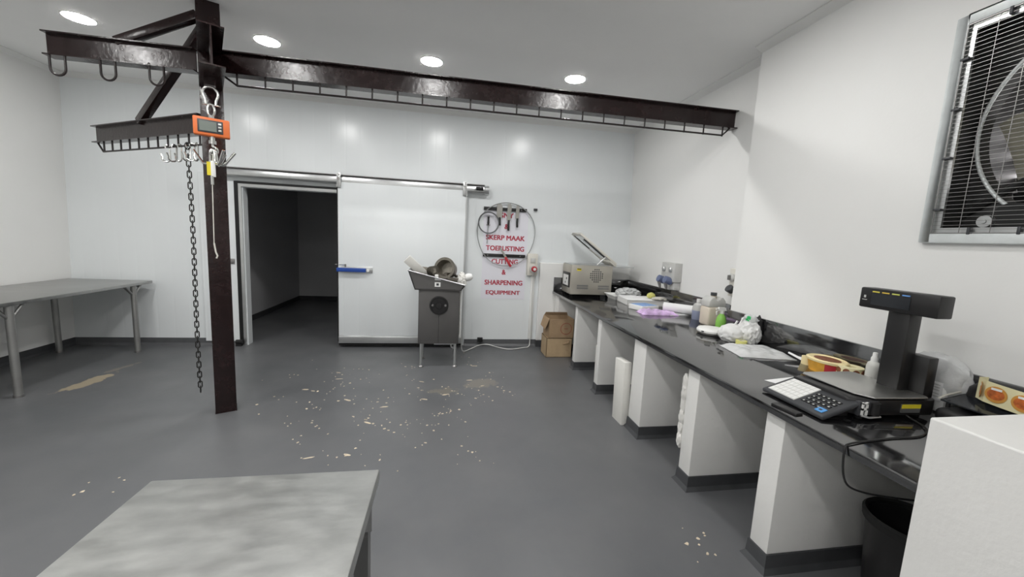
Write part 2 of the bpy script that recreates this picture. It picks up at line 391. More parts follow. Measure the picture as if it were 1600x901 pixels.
# door casing: white leaf frame, black gasket, aluminium angle
b = MB(); b.box(-3.27, OX0 - .10, D - .02, D, .06, 2.36).box(OX0 - .10, .28, D - .02, D, 2.255, 2.36); struct('trim_5', b, m_panel, bevel=.003)
b = MB(); b.box(OX0 - .10, OX0 - .05, D - .026, D, .02, OZ + .075).box(OX0 - .05, OX1, D - .026, D, OZ + .045, OZ + .075); struct('trim_6', b, m_rubber, bevel=.004)
b = MB(); b.box(OX0 - .05, OX0 - .012, D - .022, D + .12, .0, OZ + .045).box(OX0 - .012, OX1, D - .022, D + .0, OZ + .008, OZ + .045); struct('trim_7', b, m_alu)

# the sliding leaf
d1 = bpy.data.objects.new('door_1', None); C.objects.link(d1); d1.location = (-.62, 5.8, .06); d1['kind'] = 'structure'; WM[d1] = Matrix.Translation(d1.location)
DX0, DX1 = -1.5, .255
mesh_obj('door_panel', MB().box(DX0, DX1, 5.775, 5.865, .085, 2.335), m_panel, d1, bevel=.006)
mesh_obj('kick_plate', MB().prism([(DX0 + .005, 5.775, .185), (DX0 + .005, 5.748, .165), (DX0 + .005, 5.748, .07), (DX0 + .005, 5.775, .07)], (DX1 - DX0 - .01, 0, 0)), m_alu, d1, bevel=.003)
mesh_obj('floor_seal', MB().box(DX0, DX1, 5.78, 5.86, .03, .085), m_rubber, d1)
mesh_obj('edge_strip', MB().box(DX1 - .004, DX1 + .016, 5.772, 5.868, .085, 2.335), m_alu, d1)
mesh_obj('edge_strip', MB().box(DX0 - .012, DX0 + .002, 5.775, 5.865, .085, 2.30), m_rubber, d1)
h = mesh_obj('handle_plate', MB().box(-1.46, -1.035, 5.766, 5.776, 1.09, 1.18), m_alu, d1, bevel=.003)
mesh_obj('handle', MB().box(-1.51, -1.12, 5.715, 5.750, 1.105, 1.16).box(-1.46, -1.40, 5.748, 5.768, 1.115, 1.15).box(-1.20, -1.14, 5.748, 5.768, 1.115, 1.15), m_blue, h, bevel=.006)
mesh_obj('handle_knob', MB().cyl((-1.095, 5.767, 1.133), (-1.095, 5.735, 1.133), .022), m_white, h)
mesh_obj('handle_rod', MB().cyl((-1.545, 5.79, 1.20), (-1.40, 5.76, 1.20), .006, n=8).box(-1.41, -1.39, 5.755, 5.77, 1.17, 1.21), m_chrome, h)
for X in (DX0 + .02, DX1 - .02):
    hg = mesh_obj('hanger', MB().box(X - .028, X + .028, 5.752, 5.776, 2.26, 2.45).box(X - .02, X + .02, 5.74, 5.80, 2.385, 2.41), m_alu, d1, bevel=.003)
    mesh_obj('hanger_bolt', MB().cyl((X, 5.755, 2.375), (X, 5.738, 2.375), .018, n=6).cyl((X, 5.755, 2.43), (X, 5.742, 2.43), .012, n=6), m_chrome, hg)

t = thing('door_track', 'long aluminium sliding track above the cold store opening and door', 'door track', (-1.2, D, 2.30))
mesh_obj('rail', MB().prism([(-2.97, 5.872, 2.315), (-2.97, 5.80, 2.315), (-2.97, 5.785, 2.335), (-2.97, 5.785, 2.395), (-2.97, 5.80, 2.42), (-2.97, 5.872, 2.425)], (3.49, 0, 0)), m_alu, t, bevel=.004)
mesh_obj('cover_lip', MB().box(-2.97, .52, 5.776, D, 2.424, 2.434), m_ss_d, t)
mesh_obj('end_cap', MB().cyl((.52, 5.83, 2.365), (.585, 5.83, 2.365), .062), m_alu, t)
mesh_obj('stop_buffer', MB().cyl((.40, 5.775, 2.372), (.50, 5.775, 2.372), .026, n=12), m_rubber, t)
mesh_obj('stop_buffer', MB().cyl((-2.99, 5.775, 2.372), (-2.90, 5.775, 2.372), .028, .015, n=12), m_rubber, t)
mesh_obj('fixing_plate', MB().box(-2.975, .50, 5.87, D, 2.33, 2.42), m_alu, t)

solo('strike_plate', MB().box(-2.95, -2.865, D - .032, D - .02, 1.15, 1.22).box(-2.94, -2.875, D - .040, D - .03, 1.165, 1.205), m_ss_d, 'small grey steel catch plate on casing left of the cold store opening', 'plate', (-2.91, D - .03, 1.18), bevel=.003)
solo('floor_guide', MB().cyl((-2.87, 5.84, .06), (-2.78, 5.84, .06), .03, n=14).box(-2.87, -2.80, 5.82, 5.88, 0, .05), m_rubber, 'small black rubber door guide on floor at foot of opening frame', 'door guide', (-2.83, 5.84, 0))

# ------------------------------------------------------------------ ceiling downlights
LXS = (-3.27, -1.74, -.205, 1.325); LYS = (4.31, 2.36, .41, -1.54)  # last row is unseen, added to brighten the ceiling and pier sides
rowname = {4.31: 'far row over the brown beam'}
order = ('leftmost', 'second from left', 'third from left', 'rightmost')
for yi, y in enumerate(LYS):
    for xi, x in enumerate(LXS):
        if yi > 1 and xi == 3: continue                             # no lamp over the weighing end of the counter
        lab = ('%s of the four round glowing ceiling downlights visible beyond the beam' % order[xi]) if yi == 0 else 'unseen round white ceiling downlight on the near side of the brown beam'
        lt = thing('ceiling_downlight', lab, 'ceiling light', (x, y, H), 'recessed ceiling downlights' if yi == 0 else 'downlights above the near half of the room')
        mesh_obj('lamp_trim', MB().lathe([(.107, -.001), (.122, -.001), (.122, -.004), (.107, -.006)], (x, y, H), closed=True), m_white, lt)
        mesh_obj('lamp_diffuser', MB().lathe([(.106, -.001), (.106, -.0055), (.104, -.007)], (x, y, H), n=32), m_glow, lt)

# ------------------------------------------------------------------ brown steel hanging frame
t = thing('steel_hanging_frame', 'tall dark brown steel post with welded overhead meat rail beams', 'steel frame', (-1.955, 3.76, 0))
PC = Vector((-1.955, 3.765, 0)); ANG = math.radians(26)
ux = Vector((math.cos(ANG), math.sin(ANG), 0)); uy = Vector((-math.sin(ANG), math.cos(ANG), 0))   # ux along the flange, -uy towards the room
def hsec(w, h, tf, tw):   # I section, flanges at +-h/2
    a, c, f = w / 2, h / 2, tw / 2
    return [(-a, -c), (a, -c), (a, -c + tf), (f, -c + tf), (f, c - tf), (a, c - tf), (a, c), (-a, c), (-a, c - tf), (-f, c - tf), (-f, -c + tf), (-a, -c + tf)]
mesh_obj('column', MB().prism([PC + ux * p + uy * q for p, q in hsec(.155, .15, .013, .010)], (0, 0, H - .001)), m_brown, t, bevel=.002)
mesh_obj('base_plate', MB().prism([PC + ux * p + uy * q for p, q in ((-.08, -.078), (.08, -.078), (.08, .078), (-.08, .078))], (0, 0, .008)), m_brown, t)
def ibeam(name, a, b, zb, zt, w, side=None):
    """I beam from a to b (xy), bottom zb, top zt"""
    a = Vector((a[0], a[1], 0)); b = Vector((b[0], b[1], 0)); dr = (b - a).normalized(); nn = Vector((-dr.y, dr.x, 0))
    return mesh_obj(name, MB().prism([a + nn * p + Vector((0, 0, (zb + zt) / 2 + q)) for p, q in hsec(w, zt - zb, .009, .009)], b - a), m_brown, t, smooth=False)
BY = 3.70
ibeam('beam', (-3.03, BY), (-2.02, BY), 2.880, 3.05, .10)
ibeam('beam', (-1.89, BY), (2.84, BY), 2.885, 3.058, .10)
LD = Vector((-.85, .527, 0)).normalized(); LP = Vector((-2.05, 3.80, 0)); LE = LP + LD * 1.70
ibeam('beam', LP, LE, 2.425, 2.585, .09)
ST = Vector((-1.645, 3.19, 0)); SA = PC - uy * .07
ibeam('stub_beam', SA, ST, 2.775, 3.045, .155)
def bar(a, b, s, name='brace'):
    a, b = Vector(a), Vector(b); d = (b - a).normalized(); u = d.cross(Vector((0, 0, 1))).normalized(); v = u.cross(d)
    q = [a + u * x + v * y for x, y in ((-s / 2, -s / 2), (s / 2, -s / 2), (s / 2, s / 2), (-s / 2, s / 2))]
    return mesh_obj(name, MB().prism(q, b - a), m_brown, t, bevel=.004)
q = LP + LD * .92
bar((-2.0, 3.80, 3.28), (q.x, q.y, 2.58), .065)
bar((-2.02, 3.75, 3.33), (-2.58, 3.72, 3.045), .065)
for X in (-2.945, -2.615, -2.285):
    pts = [(X - .05, BY - .035, 2.90)] + [(X - .05, BY - .035, 2.83)] + [tuple(p) for p in arc((X, BY - .035, 2.79), .05, 180, 360, 10, (1, 0, 0), (0, 0, 1))] + [(X + .05, BY - .035, 2.83), (X + .05, BY - .035, 2.885)]
    mesh_obj('hook_loop', MB().tube(pts, .008, 8), m_brown_d, t)
# long rail under the right beam
zr = 2.803
rl = mesh_obj('hook_rail', MB().tube([(-1.84, BY - .02, 2.885), (-1.72, BY - .02, zr), (2.70, BY - .02, zr + .01), (2.78, BY - .02, 2.89)], .0085, 8), m_brown_d, t)
for i in range(22):
    X = -1.72 + 4.42 * i / 21
    mesh_obj('rung', MB().cyl((X, BY - .02, zr), (X, BY - .02, 2.888), .007, n=8), m_brown_d, rl)
zr2 = 2.34
def lowp(s, z): p = LP + LD * s; return (p.x, p.y, z)
rl = mesh_obj('hook_rail', MB().tube([lowp(.0, zr2), lowp(1.60, zr2), lowp(1.69, 2.427)], .0085, 8), m_brown_d, t)
for i in range(11):
    s = .05 + 1.53 * i / 10
    mesh_obj('rung', MB().cyl(lowp(s, zr2), lowp(s, 2.428), .008, n=8), m_brown_d, rl)
lug = PC - uy * .36
mesh_obj('lifting_lug', MB().obox(lug + Vector((0, 0, 2.735)), (.07, .014, .09), Matrix((ux, uy, (0, 0, 1))).transposed()), m_brown, t)

# shackle, crane scale, hooks, cord
lc = Vector((lug.x, lug.y, 0)); Rf = Matrix((ux, uy, (0, 0, 1))).transposed()       # frame facing the room
def L(p): return lc + Rf @ Vector(p)
s = thing('bow_shackle', 'silver bow shackle hooked over lug above orange crane scale', 'shackle', L((0, 0, 2.55)))
pts = [L((-.03, 0, 2.575)), L((-.034, 0, 2.61))] + [L((.048 * math.cos(a), 0, 2.655 + .048 * math.sin(a))) for a in [math.radians(195 - 21 * i) for i in range(11)]] + [L((.034, 0, 2.61)), L((.03, 0, 2.575))]
mesh_obj('bow', MB().tube(pts, .0085, 10), m_chrome, s)
mesh_obj('pin', MB().tube([L((-.05, 0, 2.575)), L((.055, 0, 2.575))], .008, 10).tube([L((.05, 0, 2.575)), L((.062, 0, 2.575))], .013, 8), m_chrome, s)
s = thing('crane_scale', 'orange hanging crane scale with grey display beside brown post', 'crane scale', L((0, 0, 2.33)))
Rw = Matrix.Translation(lc) @ Rf.to_4x4()
mesh_obj('scale_body', MB().box(-.112, .112, -.028, .028, 2.34, 2.475), m_orange, s, Rm=Rw, bevel=.010, seg=3)
mesh_obj('fascia', MB().box(-.085, .070, -.033, -.026, 2.362, 2.455), m_dgrey, s, Rm=Rw, bevel=.004)
mesh_obj('display', MB().box(-.074, .030, -.036, -.031, 2.373, 2.444), m_lcd, s, Rm=Rw)
for i, k in enumerate((2.434, 2.410, 2.386)):
    mesh_obj('button', MB().box(.040, .060, -.038, -.031, k - .007, k + .007), (m_white, m_grey, m_grey)[i], s, Rm=Rw, bevel=.002)
ey = MB(); ey.tube([(.022 * math.cos(a), 0, 2.535 + .045 * math.sin(a)) for a in [2 * PI * i / 16 for i in range(16)]], .008, 8, closed=True); ey.cyl((0, 0, 2.47), (0, 0, 2.495), .018)
mesh_obj('top_eye', ey, m_chrome, s, Rm=Rw)
mesh_obj('swivel', MB().cyl((0, 0, 2.345), (0, 0, 2.30), .016).cyl((0, 0, 2.31), (0, 0, 2.285), .024), m_chrome, s, Rm=Rw)
mesh_obj('scale_hook', MB().tube([(0, 0, 2.295), (0, 0, 2.27)] + [(.03 * math.cos(a) , 0, 2.238 + .03 * math.sin(a)) for a in [math.radians(90 - 26 * i) for i in range(10)]], .008, 8), m_chrome, s, Rm=Rw)
# S hooks spread out from the scale hook
for i, (a, tl) in enumerate(((-60, .05), (-20, .07), (20, .05), (60, .075), (150, .06))):
    Rr = Rw @ Matrix.Translation((0, 0, 2.215)) @ Matrix.Rotation(math.radians(a), 4, 'Z')
    pts = [(.018 * math.cos(k), 0, .012 + .018 * math.sin(k)) for k in [math.radians(200 - 24 * j) for j in range(9)]]
    pts += [(.022, 0, -.03)] + [(.055 + .034 * math.cos(k) + .0, 0, -.045 + .034 * math.sin(k)) for k in [math.radians(180 + 22 * j) for j in range(7)]] + [(.09 + tl * .45, 0, -.015), (.10 + tl * .7, 0, .02)]
    solo('meat_hook', MB().tube(pts, .009, 8), m_chrome, 'shiny steel meat hook in the bunch hanging under the orange crane scale', 'hook', (Rr @ Vector((0, 0, -.08))), 'meat hooks under the crane scale', Rm=Rr)
s = thing('pull_cord', 'thin pale cord with yellow tag hanging down the brown post', 'cord', L((-.015, -.0, 1.40)))
mesh_obj('cord', MB().tube([L((0, -.012, 2.215)), L((-.012, -.012, 2.05)), L((-.016, -.012, 1.80)), L((-.02, -.012, 1.52)), L((-.012, -.012, 1.45))], .0035, 6), m_cream, s)
mesh_obj('yellow_tag', MB().box(-.042, -.018, -.016, -.012, 2.05, 2.15), m_yellow, s, Rm=Rw)
mesh_obj('clear_sleeve', MB().box(-.018, .012, -.019, -.008, 2.04, 2.16), m_white, s, Rm=Rw, bevel=.003)
mesh_obj('cord_clip', MB().cyl(L((-.012, -.012, 2.045)), L((-.012, -.012, 1.98)), .010, n=10), m_chrome, s)
mesh_obj('cord_end', MB().tube([L((-.02, -.012, 1.53)), L((-.012, -.012, 1.46)), L((-.002, -.012, 1.43)), L((-.01, -.012, 1.41))], .006, 6), m_cream, s)

# meat hooks on the low rail and the chain
hookx = (.10, .16, .22, .34, .42, .52)
for i, sp in enumerate(hookx):
    p = Vector(lowp(sp, zr2)); a = (-35, 25, 60, -15, 40, 10)[i]
    Rr = Matrix.Translation(p) @ Matrix.Rotation(math.radians(a), 4, 'Z')
    pts = [(.016 * math.cos(k), 0, .016 * math.sin(k) + .0) for k in [math.radians(215 - 27 * j) for j in range(9)]]
    pts += [(.014, 0, -.06)] + [(-.016 + .03 * math.cos(k), 0, -.10 + .03 * math.sin(k)) for k in [math.radians(0 - 22 * j) for j in range(10)]] + [(-.055, 0, -.06)]
    solo('meat_hook', MB().tube(pts, .007, 8), m_chrome, 'shiny steel meat hook hung over the low brown rail left of the post', 'hook', p + Vector((0, 0, -.13)), 'meat hooks on the low rail', Rm=Rr)
cx, cy = lowp(.23, 0)[:2]
ch = thing('hanging_chain', 'long dark steel link chain hanging from low rail beside brown post', 'chain', (cx, cy, .12))
nl = 46; ztop = 2.335; pitch = (ztop - .13) / nl
hk = mesh_obj('top_loop', MB().tube([(cx + .02 * math.cos(k), cy, 2.338 + .03 * math.sin(k)) for k in [2 * PI * i / 14 for i in range(14)]], .005, 8, closed=True), m_chain, ch)
for i in range(nl):
    zc = ztop - .045 - pitch * (i + .0); a = math.radians(25 + 90 * (i % 2)); ex = Vector((math.cos(a), math.sin(a), 0))
    c0 = Vector((cx + .006 * math.sin(i * .13), cy, zc)); hl = pitch / 2 + .008 - .014; pts = []
    for k in range(8): q = PI * k / 7; pts.append(c0 + ex * (.014 * math.cos(q)) + Vector((0, 0, hl + .014 * math.sin(q))))
    for k in range(8): q = PI + PI * k / 7; pts.append(c0 + ex * (.014 * math.cos(q)) + Vector((0, 0, -hl + .014 * math.sin(q))))
    mesh_obj('chain_link', MB().tube(pts, .0048, 7, closed=True), m_chain, ch)

# ------------------------------------------------------------------ steel tables
def steel_table(label, x0, x1, y0, y1, z, legs, msheet, mleg, brace=True, apron=.04, lr=.03, square=False):
    t = thing('steel_table', label, 'table', ((x0 + x1) / 2, (y0 + y1) / 2, 0))
    mesh_obj('tabletop', MB().box(x0, x1, y0, y1, z - apron, z), msheet, t, bevel=.005)
    fr = MB(); fr.box(x0 + .06, x1 - .06, y0 + .12, y0 + .16, z - apron - .035, z - apron).box(x0 + .06, x1 - .06, y1 - .16, y1 - .12, z - apron - .035, z - apron)
    mesh_obj('underframe', fr, mleg, t)
    for lx, ly, sx in legs:
        m = MB()
        if square: m.box(lx - lr, lx + lr, ly - lr, ly + lr, 0.012, z - apron)
        else: m.cyl((lx, ly, .02), (lx, ly, z - apron), lr, n=18)
        lg = mesh_obj('leg', m, mleg, t)
        mesh_obj('foot', MB().cyl((lx, ly, 0), (lx, ly, .022), lr * 1.15, n=18), m_ss_d, lg)
        if brace:
            for sy in (-1, 1):
                mesh_obj('brace', MB().tube([(lx, ly, z - .17), (lx, ly + sy * .12, z - apron - .005)], .012, 10), mleg, lg)
            mesh_obj('brace', MB().tube([(lx, ly, z - .17), (lx + sx * .12, ly, z - apron - .005)], .012, 10), mleg, lg)
    return t
steel_table('long stainless steel work table against the left white wall', -4.79, -3.84, 2.5, 5.83, .895,
            [(x, y, sx) for x, sx in ((-3.875, -1), (-4.73, 1)) for y in (5.55, 4.13, 2.75)], m_ss, m_leg, apron=.035)
tt = steel_table('scratched stainless steel table in the foreground, bottom left', -.888, -.206, -.75, 1.285, .88,
            [(x, y, sx) for x, sx in ((-.245, -1), (-.845, 1)) for y in (1.20, -.66)], m_ss_worn, m_ss_d, brace=False, apron=.045, lr=.022, square=True)
for x, y, s in ((-.245, 1.20, -1), (-.845, 1.20, -1)):
    mesh_obj('corner_gusset', MB().prism([(x + .022 if x > -.5 else x - .022, y + .02, .835), (x + .022 if x > -.5 else x - .022, y - .15, .835), (x + .022 if x > -.5 else x - .022, y + .02, .70)], (.004 if x > -.5 else -.004, 0, 0)), m_ss_d, tt)

# ------------------------------------------------------------------ grinder stand
t = thing('grinder_stand', 'grey steel meat grinder stand with tilted tray on top, by cold store door', 'meat grinder', (-.08, 5.1, 0))
gy0, gy1 = 4.88, 5.30
cab = mesh_obj('cabinet', MB().box(-.33, .178, gy0, gy1, .308, 1.005), mat('grinder_grey', (.118, .114, .112), .42, metal=.35, var=.06, vscale=4), t, bevel=.008)
mesh_obj('panel_seam', MB().box(-.079, -.075, gy0 - .0015, gy0 + .002, .32, .69), m_blackm, cab)
op = MB(); op.lathe([(.118, .0), (.118, .012), (.100, .014), (.096, .004), (.0, .003)], (-.077, gy0 + .001, .805), rotm('X', 90), n=36)
oo = mesh_obj('outlet_disc', op, m_black, t)
for X in (-.155, .003): mesh_obj('clamp_knob', MB().lathe([(.0, .028), (.012, .026), (.016, .014), (.016, .0)], (X, gy0 + .001, .805), rotm('X', 90), n=16), m_ss_d, oo)
mesh_obj('outlet_hub', MB().lathe([(0, .02), (.035, .018), (.04, .0)], (-.077, gy0, .80), rotm('X', 90), n=24), m_black, oo)
# tilted tray: four walls and a floor
F = [(-.457, 1.234), (-.377, 1.006), (.196, 1.006), (.238, 1.072)]
def trayshell(mb, y0, y1, th):
    fo = [(x, y0, z) for x, z in F]
    mb.prism(fo, (0, th, 0)); mb.prism([(x, y1, z) for x, z in F], (0, -th, 0))
    mb.quadbox([(-.377, y0, 1.0), (.196, y0, 1.0), (.196, y1, 1.0), (-.377, y1, 1.0), (-.377, y0, 1.012), (.196, y0, 1.012), (.196, y1, 1.012), (-.377, y1, 1.012)])
    mb.quadbox([(-.377, y0, 1.006), (-.365, y0, 1.006), (-.365, y1, 1.006), (-.377, y1, 1.006), (-.457, y0, 1.234), (-.445, y0, 1.234), (-.445, y1, 1.234), (-.457, y1, 1.234)])
    mb.quadbox([(.184, y0, 1.006), (.196, y0, 1.006), (.196, y1, 1.006), (.184, y1, 1.006), (.226, y0, 1.072), (.238, y0, 1.072), (.238, y1, 1.072), (.226, y1, 1.072)])
tb = MB(); trayshell(tb, 4.84, 5.34, .008)
tr = mesh_obj('tray', tb, bpy.data.materials['grinder_grey'], t)
def rimpt(u, y): return (-.457 + u * .695, y, 1.236 - u * .162)
mesh_obj('tray_rim', MB().tube([rimpt(0, 4.835), rimpt(1, 4.835), rimpt(1, 5.345), rimpt(0, 5.345)], .009, 6, closed=True), m_alu, tr)
mesh_obj('label_sticker', MB().box(-.135, -.065, 4.836, 4.841, 1.045, 1.10), m_white, tr)
mesh_obj('label_print', MB().box(-.115, -.085, 4.834, 4.837, 1.06, 1.088), m_dgrey, tr)
mesh_obj('name_plate', MB().box(-.135, -.06, 4.836, 4.841, 1.125, 1.15), m_alu, tr)
for X in (-.29, .138):
    for Y in (4.91, 5.26):
        lg = mesh_obj('leg', MB().cyl((X, Y, .02), (X, Y, .31), .017, n=16), m_alu, t)
        mesh_obj('foot', MB().lathe([(.034, 0), (.034, .008), (.018, .022)], (X, Y, 0), n=18), m_ss_d, lg)
mesh_obj('drip_tray', MB().box(-.13, .14, 4.93, 5.1, .285, .305), m_alu, t)
mesh_obj('drain_pipe', MB().tube([(.08, 4.96, .30), (.09, 4.95, .25), (.12, 4.95, .23), (.13, 5.0, .20)], .010, 8), m_alu, t)
mesh_obj('side_conduit', MB().cyl((.195, 5.0, .36), (.195, 5.0, 1.0), .014, n=10).box(.175, .2, 4.98, 5.02, .37, .40), m_white, t)

# loose grinder pieces lying in the tray (the tray floor is at 1.012)
Rz = rotm('Z', -20) @ rotm('X', 78)
def outl(prof, c, R, n=30): return MB().lathe(prof, c, R, n=n, closed=True)
g = thing('grinder_barrel', 'large open grinder barrel lying in the tray of the grey stand', 'grinder part', (.05, 5.02, 1.10))
mesh_obj('barrel', MB().lathe([(0, .0), (.10, .0), (.112, .02), (.120, .10), (.128, .16), (.128, .175), (.110, .178), (.102, .16), (.092, .03), (0, .028)], (.04, 5.09, 1.235), Rz, n=30), m_iron, g)
mesh_obj('flange', outl([(.104, .172), (.136, .172), (.136, .19), (.104, .19)], (.04, 5.09, 1.235), Rz), m_iron_d, g)
mesh_obj('barrel_foot', MB().obox((.04, 5.06, 1.07), (.10, .10, .12)), m_iron_d, g, bevel=.01)
g = thing('feed_screw', 'worn iron feed screw lying left of barrel in grinder tray', 'grinder part', (-.2, 5.0, 1.15))
R2 = rotm('Z', 30) @ rotm('X', 80)
mesh_obj('screw_shaft', MB().lathe([(.0, -.02), (.028, -.02), (.030, .13), (.0, .13)], (-.21, 5.02, 1.215), R2), m_iron, g)
fl = MB()
for k in range(4): fl.lathe([(.02, .02 + k * .03), (.062, .025 + k * .03), (.062, .034 + k * .03), (.02, .038 + k * .03)], (-.21, 5.02, 1.215), R2 @ rotm('Y', 9), closed=True)
mesh_obj('screw_thread', fl, m_iron_d, g)
mesh_obj('screw_bed', MB().box(-.25, -.16, 4.96, 5.12, 1.012, 1.16), m_iron_d, g, bevel=.02)
g = solo('cutting_plate', MB().box(-.035, .035, -.006, .006, 0, .3), m_iron, 'flat iron bar lying across the back of the grinder tray', 'grinder part', (-.2, 5.2, 1.1), Rm=Matrix.Translation((-.33, 5.22, 1.225)) @ Matrix.Rotation(math.radians(96), 4, 'Y'), bevel=.003)
solo('grinder_pusher_board', MB().box(-.055, .055, -.009, .009, 0, .42), m_board, 'white plastic board leaning out over left edge of grinder tray', 'board', (-.3, 5.05, 1.1),
     Rm=Matrix.Translation((-.20, 5.08, 1.10)) @ Matrix.Rotation(math.radians(-46), 4, 'Y') @ Matrix.Rotation(math.radians(20), 4, 'X'), bevel=.006)
g = thing('grinder_ring', 'cream grinder collar ring lying in front of barrel in tray', 'grinder part', (.08, 4.92, 1.1))
mesh_obj('collar', outl([(.07, 0), (.105, 0), (.105, .03), (.07, .03)], (.07, 4.965, 1.15), rotm('X', 12) @ rotm('Y', 12)), m_iron, g)
mesh_obj('collar_grip', MB().obox((.07, 4.95, 1.09), (.12, .05, .13)), m_iron_d, g, bevel=.012)
for i, (x, z, r, lab) in enumerate(((.285, 1.165, .045, 'white round knob overhanging right corner of grinder tray'), (.20, 1.155, .042, 'crumpled white cloth lump inside right end of grinder tray'))):
    if i == 0:
        g = thing('stomper_knob', lab, 'grinder part', (x, 4.98, 1.1))
        mesh_obj('knob_head', MB().lathe([(0, .05), (.03, .047), (.047, .02), (.05, -.01), (.04, -.04), (.02, -.05), (0, -.05)], (x, 4.95, z), rotm('Y', 70)), m_white, g)
        mesh_obj('knob_stem', MB().cyl((x - .03, 4.95, z - .01), (x - .14, 5.0, z - .05), .022), m_white, g)
    else:
        solo('white_rag', MB().blob((x, 4.93, 1.12), (.05, .06, .09), 5, .5, 3), m_wood, lab, 'cloth', (x, 4.93, 1.05))
solo('white_scraper', MB().box(-.022, .022, -.03, .03, -.01, .035), m_white, 'small white plastic block between feed screw and barrel in tray', 'block', (-.13, 4.9, 1.16), Rm=Matrix.Translation((-.115, 4.90, 1.155)), bevel=.008)
mesh_o = solo('tray_liner', MB().box(-.30, .17, 4.86, 5.32, 1.013, 1.035), m_iron_d, 'dark iron grinder casting lying on the bottom of the tray', 'grinder part', (-.1, 5.1, 1.013), bevel=.02)

# ------------------------------------------------------------------ knife wall
s = thing('warning_sign', 'white wall sign with red words SKERP MAAK TOERUSTING and CUTTING & SHARPENING EQUIPMENT', 'sign', (.875, D, .75))
mesh_obj('sign_sheet', MB().box(.535, 1.215, D - .003, D + .002, .74, 2.10), m_poster, s)
for body, x, z, wd in (('SNY', .885, 2.022, .21), ('&', .885, 1.855, .062), ('SKERP MAAK', .877, 1.685, .60), ('TOERUSTING', .879, 1.524, .592), ('CUTTING', .882, 1.323, .41), ('&', .874, 1.160, .062), ('SHARPENING', .879, .998, .592), ('EQUIPMENT', .876, .838, .534)):
    lettering(body, (x, D - .003, z), wd, .076, m_redink, s, depth=.001, bold=.038)
for z, dx, lab in ((2.11, 0, 'black magnetic knife rack with three knives at top of sign'), (1.415, .012, 'black magnetic bar across middle of sign holding red tool')):
    s = thing('knife_rack', lab, 'knife rack', (.86, D, z))
    mesh_obj('rack_bar', MB().box(.529 + dx, 1.184 + dx, D - .026, D - .003, z - .024, z + .024), m_black, s, bevel=.004)
    for X in (.60, 1.10): mesh_obj('magnet_screw', MB().cyl((X + dx, D - .025, z), (X + dx, D - .029, z), .008, n=10), m_ss_d, s)
def knife(x, zt, zb, wd, hl, tilt, lab):
    k = thing('butcher_knife', lab, 'knife', (x, D - .03, zb)); Rk = Matrix.Translation((x, D - .032, zb)) @ Matrix.Rotation(math.radians(tilt), 4, 'Y'); L_ = zt - zb
    mesh_obj('blade', MB().prism([(-wd / 2, 0, 0), (wd / 2, 0, 0), (wd / 2, 0, L_ * .8), (wd * .2, 0, L_), (-wd / 2, 0, L_ * .97)], (0, -.004, 0)), m_knife, k, Rm=Rk)
    mesh_obj('knife_handle', MB().prism([(-.012, .004, .01), (.02, .004, .01), (.022, .004, -hl * .5), (.028, .004, -hl), (-.004, .004, -hl), (-.012, .004, -hl * .4)], (0, -.018, 0)), m_black, k, Rm=Rk, bevel=.005)
knife(.765, 2.19, 1.98, .085, .115, 0, 'widest butcher cleaver, leftmost of three on the upper knife rack')
knife(.905, 2.20, 1.945, .06, .15, 3, 'butcher knife in the middle of three on the upper knife rack')
knife(1.035, 2.19, 1.975, .05, .125, 2, 'narrow butcher knife, rightmost of three on the upper knife rack')
s = thing('sharpening_steel', 'sharpening steel with black handle hanging inside small dark ring', 'sharpening steel', (.60, D - .03, 1.60))
mesh_obj('steel_handle', MB().lathe([(.0, .0), (.012, .0), (.017, .03), (.013, .08), (.018, .12), (.0, .13)], (.602, D - .03, 1.865), n=16), m_black, s)
mesh_obj('guard', MB().cyl((.575, D - .03, 1.865), (.63, D - .03, 1.865), .008, n=8), m_ss_d, s)
mesh_obj('rod', MB().cyl((.602, D - .03, 1.87), (.597, D - .02, 1.585), .006, n=10), m_steelblade, s)
mesh_obj('hanging_ring', MB().tube([(.602 + .012 * math.cos(k), D - .03, 2.0 + .016 * math.sin(k)) for k in [2 * PI * i / 12 for i in range(12)]], .003, 6, closed=True), m_ss_d, s)
def band(cx, cz, rx, rz, r, m, name, lab, y, wav=0):
    pts = [(cx + (rx + wav * math.sin(3 * a)) * math.cos(a), y, cz + (rz + wav * math.cos(2 * a)) * math.sin(a)) for a in [2 * PI * i / 64 for i in range(64)]]
    solo(name, MB().tube(pts, r, 6, closed=True), m, lab, 'saw blade', (cx, y, cz - rz))
band(.606, 1.897, .150, .155, .010, mat('dark_band_steel', (.16, .165, .17), .4, metal=.6), 'coiled_blade', 'small dark coiled saw blade ring hung at left of sign', D - .058)
band(.883, 1.735, .44, .485, .0075, m_steelblade, 'bandsaw_blade', 'large thin grey bandsaw blade loop hung around the sign', D - .036, .012)
s = thing('red_handled_tool', 'red handled sharpening tool hanging from the lower black bar', 'tool', (.92, D - .03, 1.30))
mesh_obj('tool_blade', MB().obox((.842, D - .055, 1.46), (.03, .004, .17), rotm('Y', 35 * -1)), m_knife, s)
mesh_obj('tool_handle', MB().obox((.925, D - .056, 1.325), (.036, .018, .17), rotm('Y', -33)), m_red, s, bevel=.006)
solo('wall_clip', MB().box(1.29, 1.345, D - .03, D, 2.115, 2.15).box(1.30, 1.335, D - .045, D - .03, 2.12, 2.145), m_dgrey, 'small dark grey clip on wall right of knife rack', 'clip', (1.32, D, 2.13), bevel=.003)

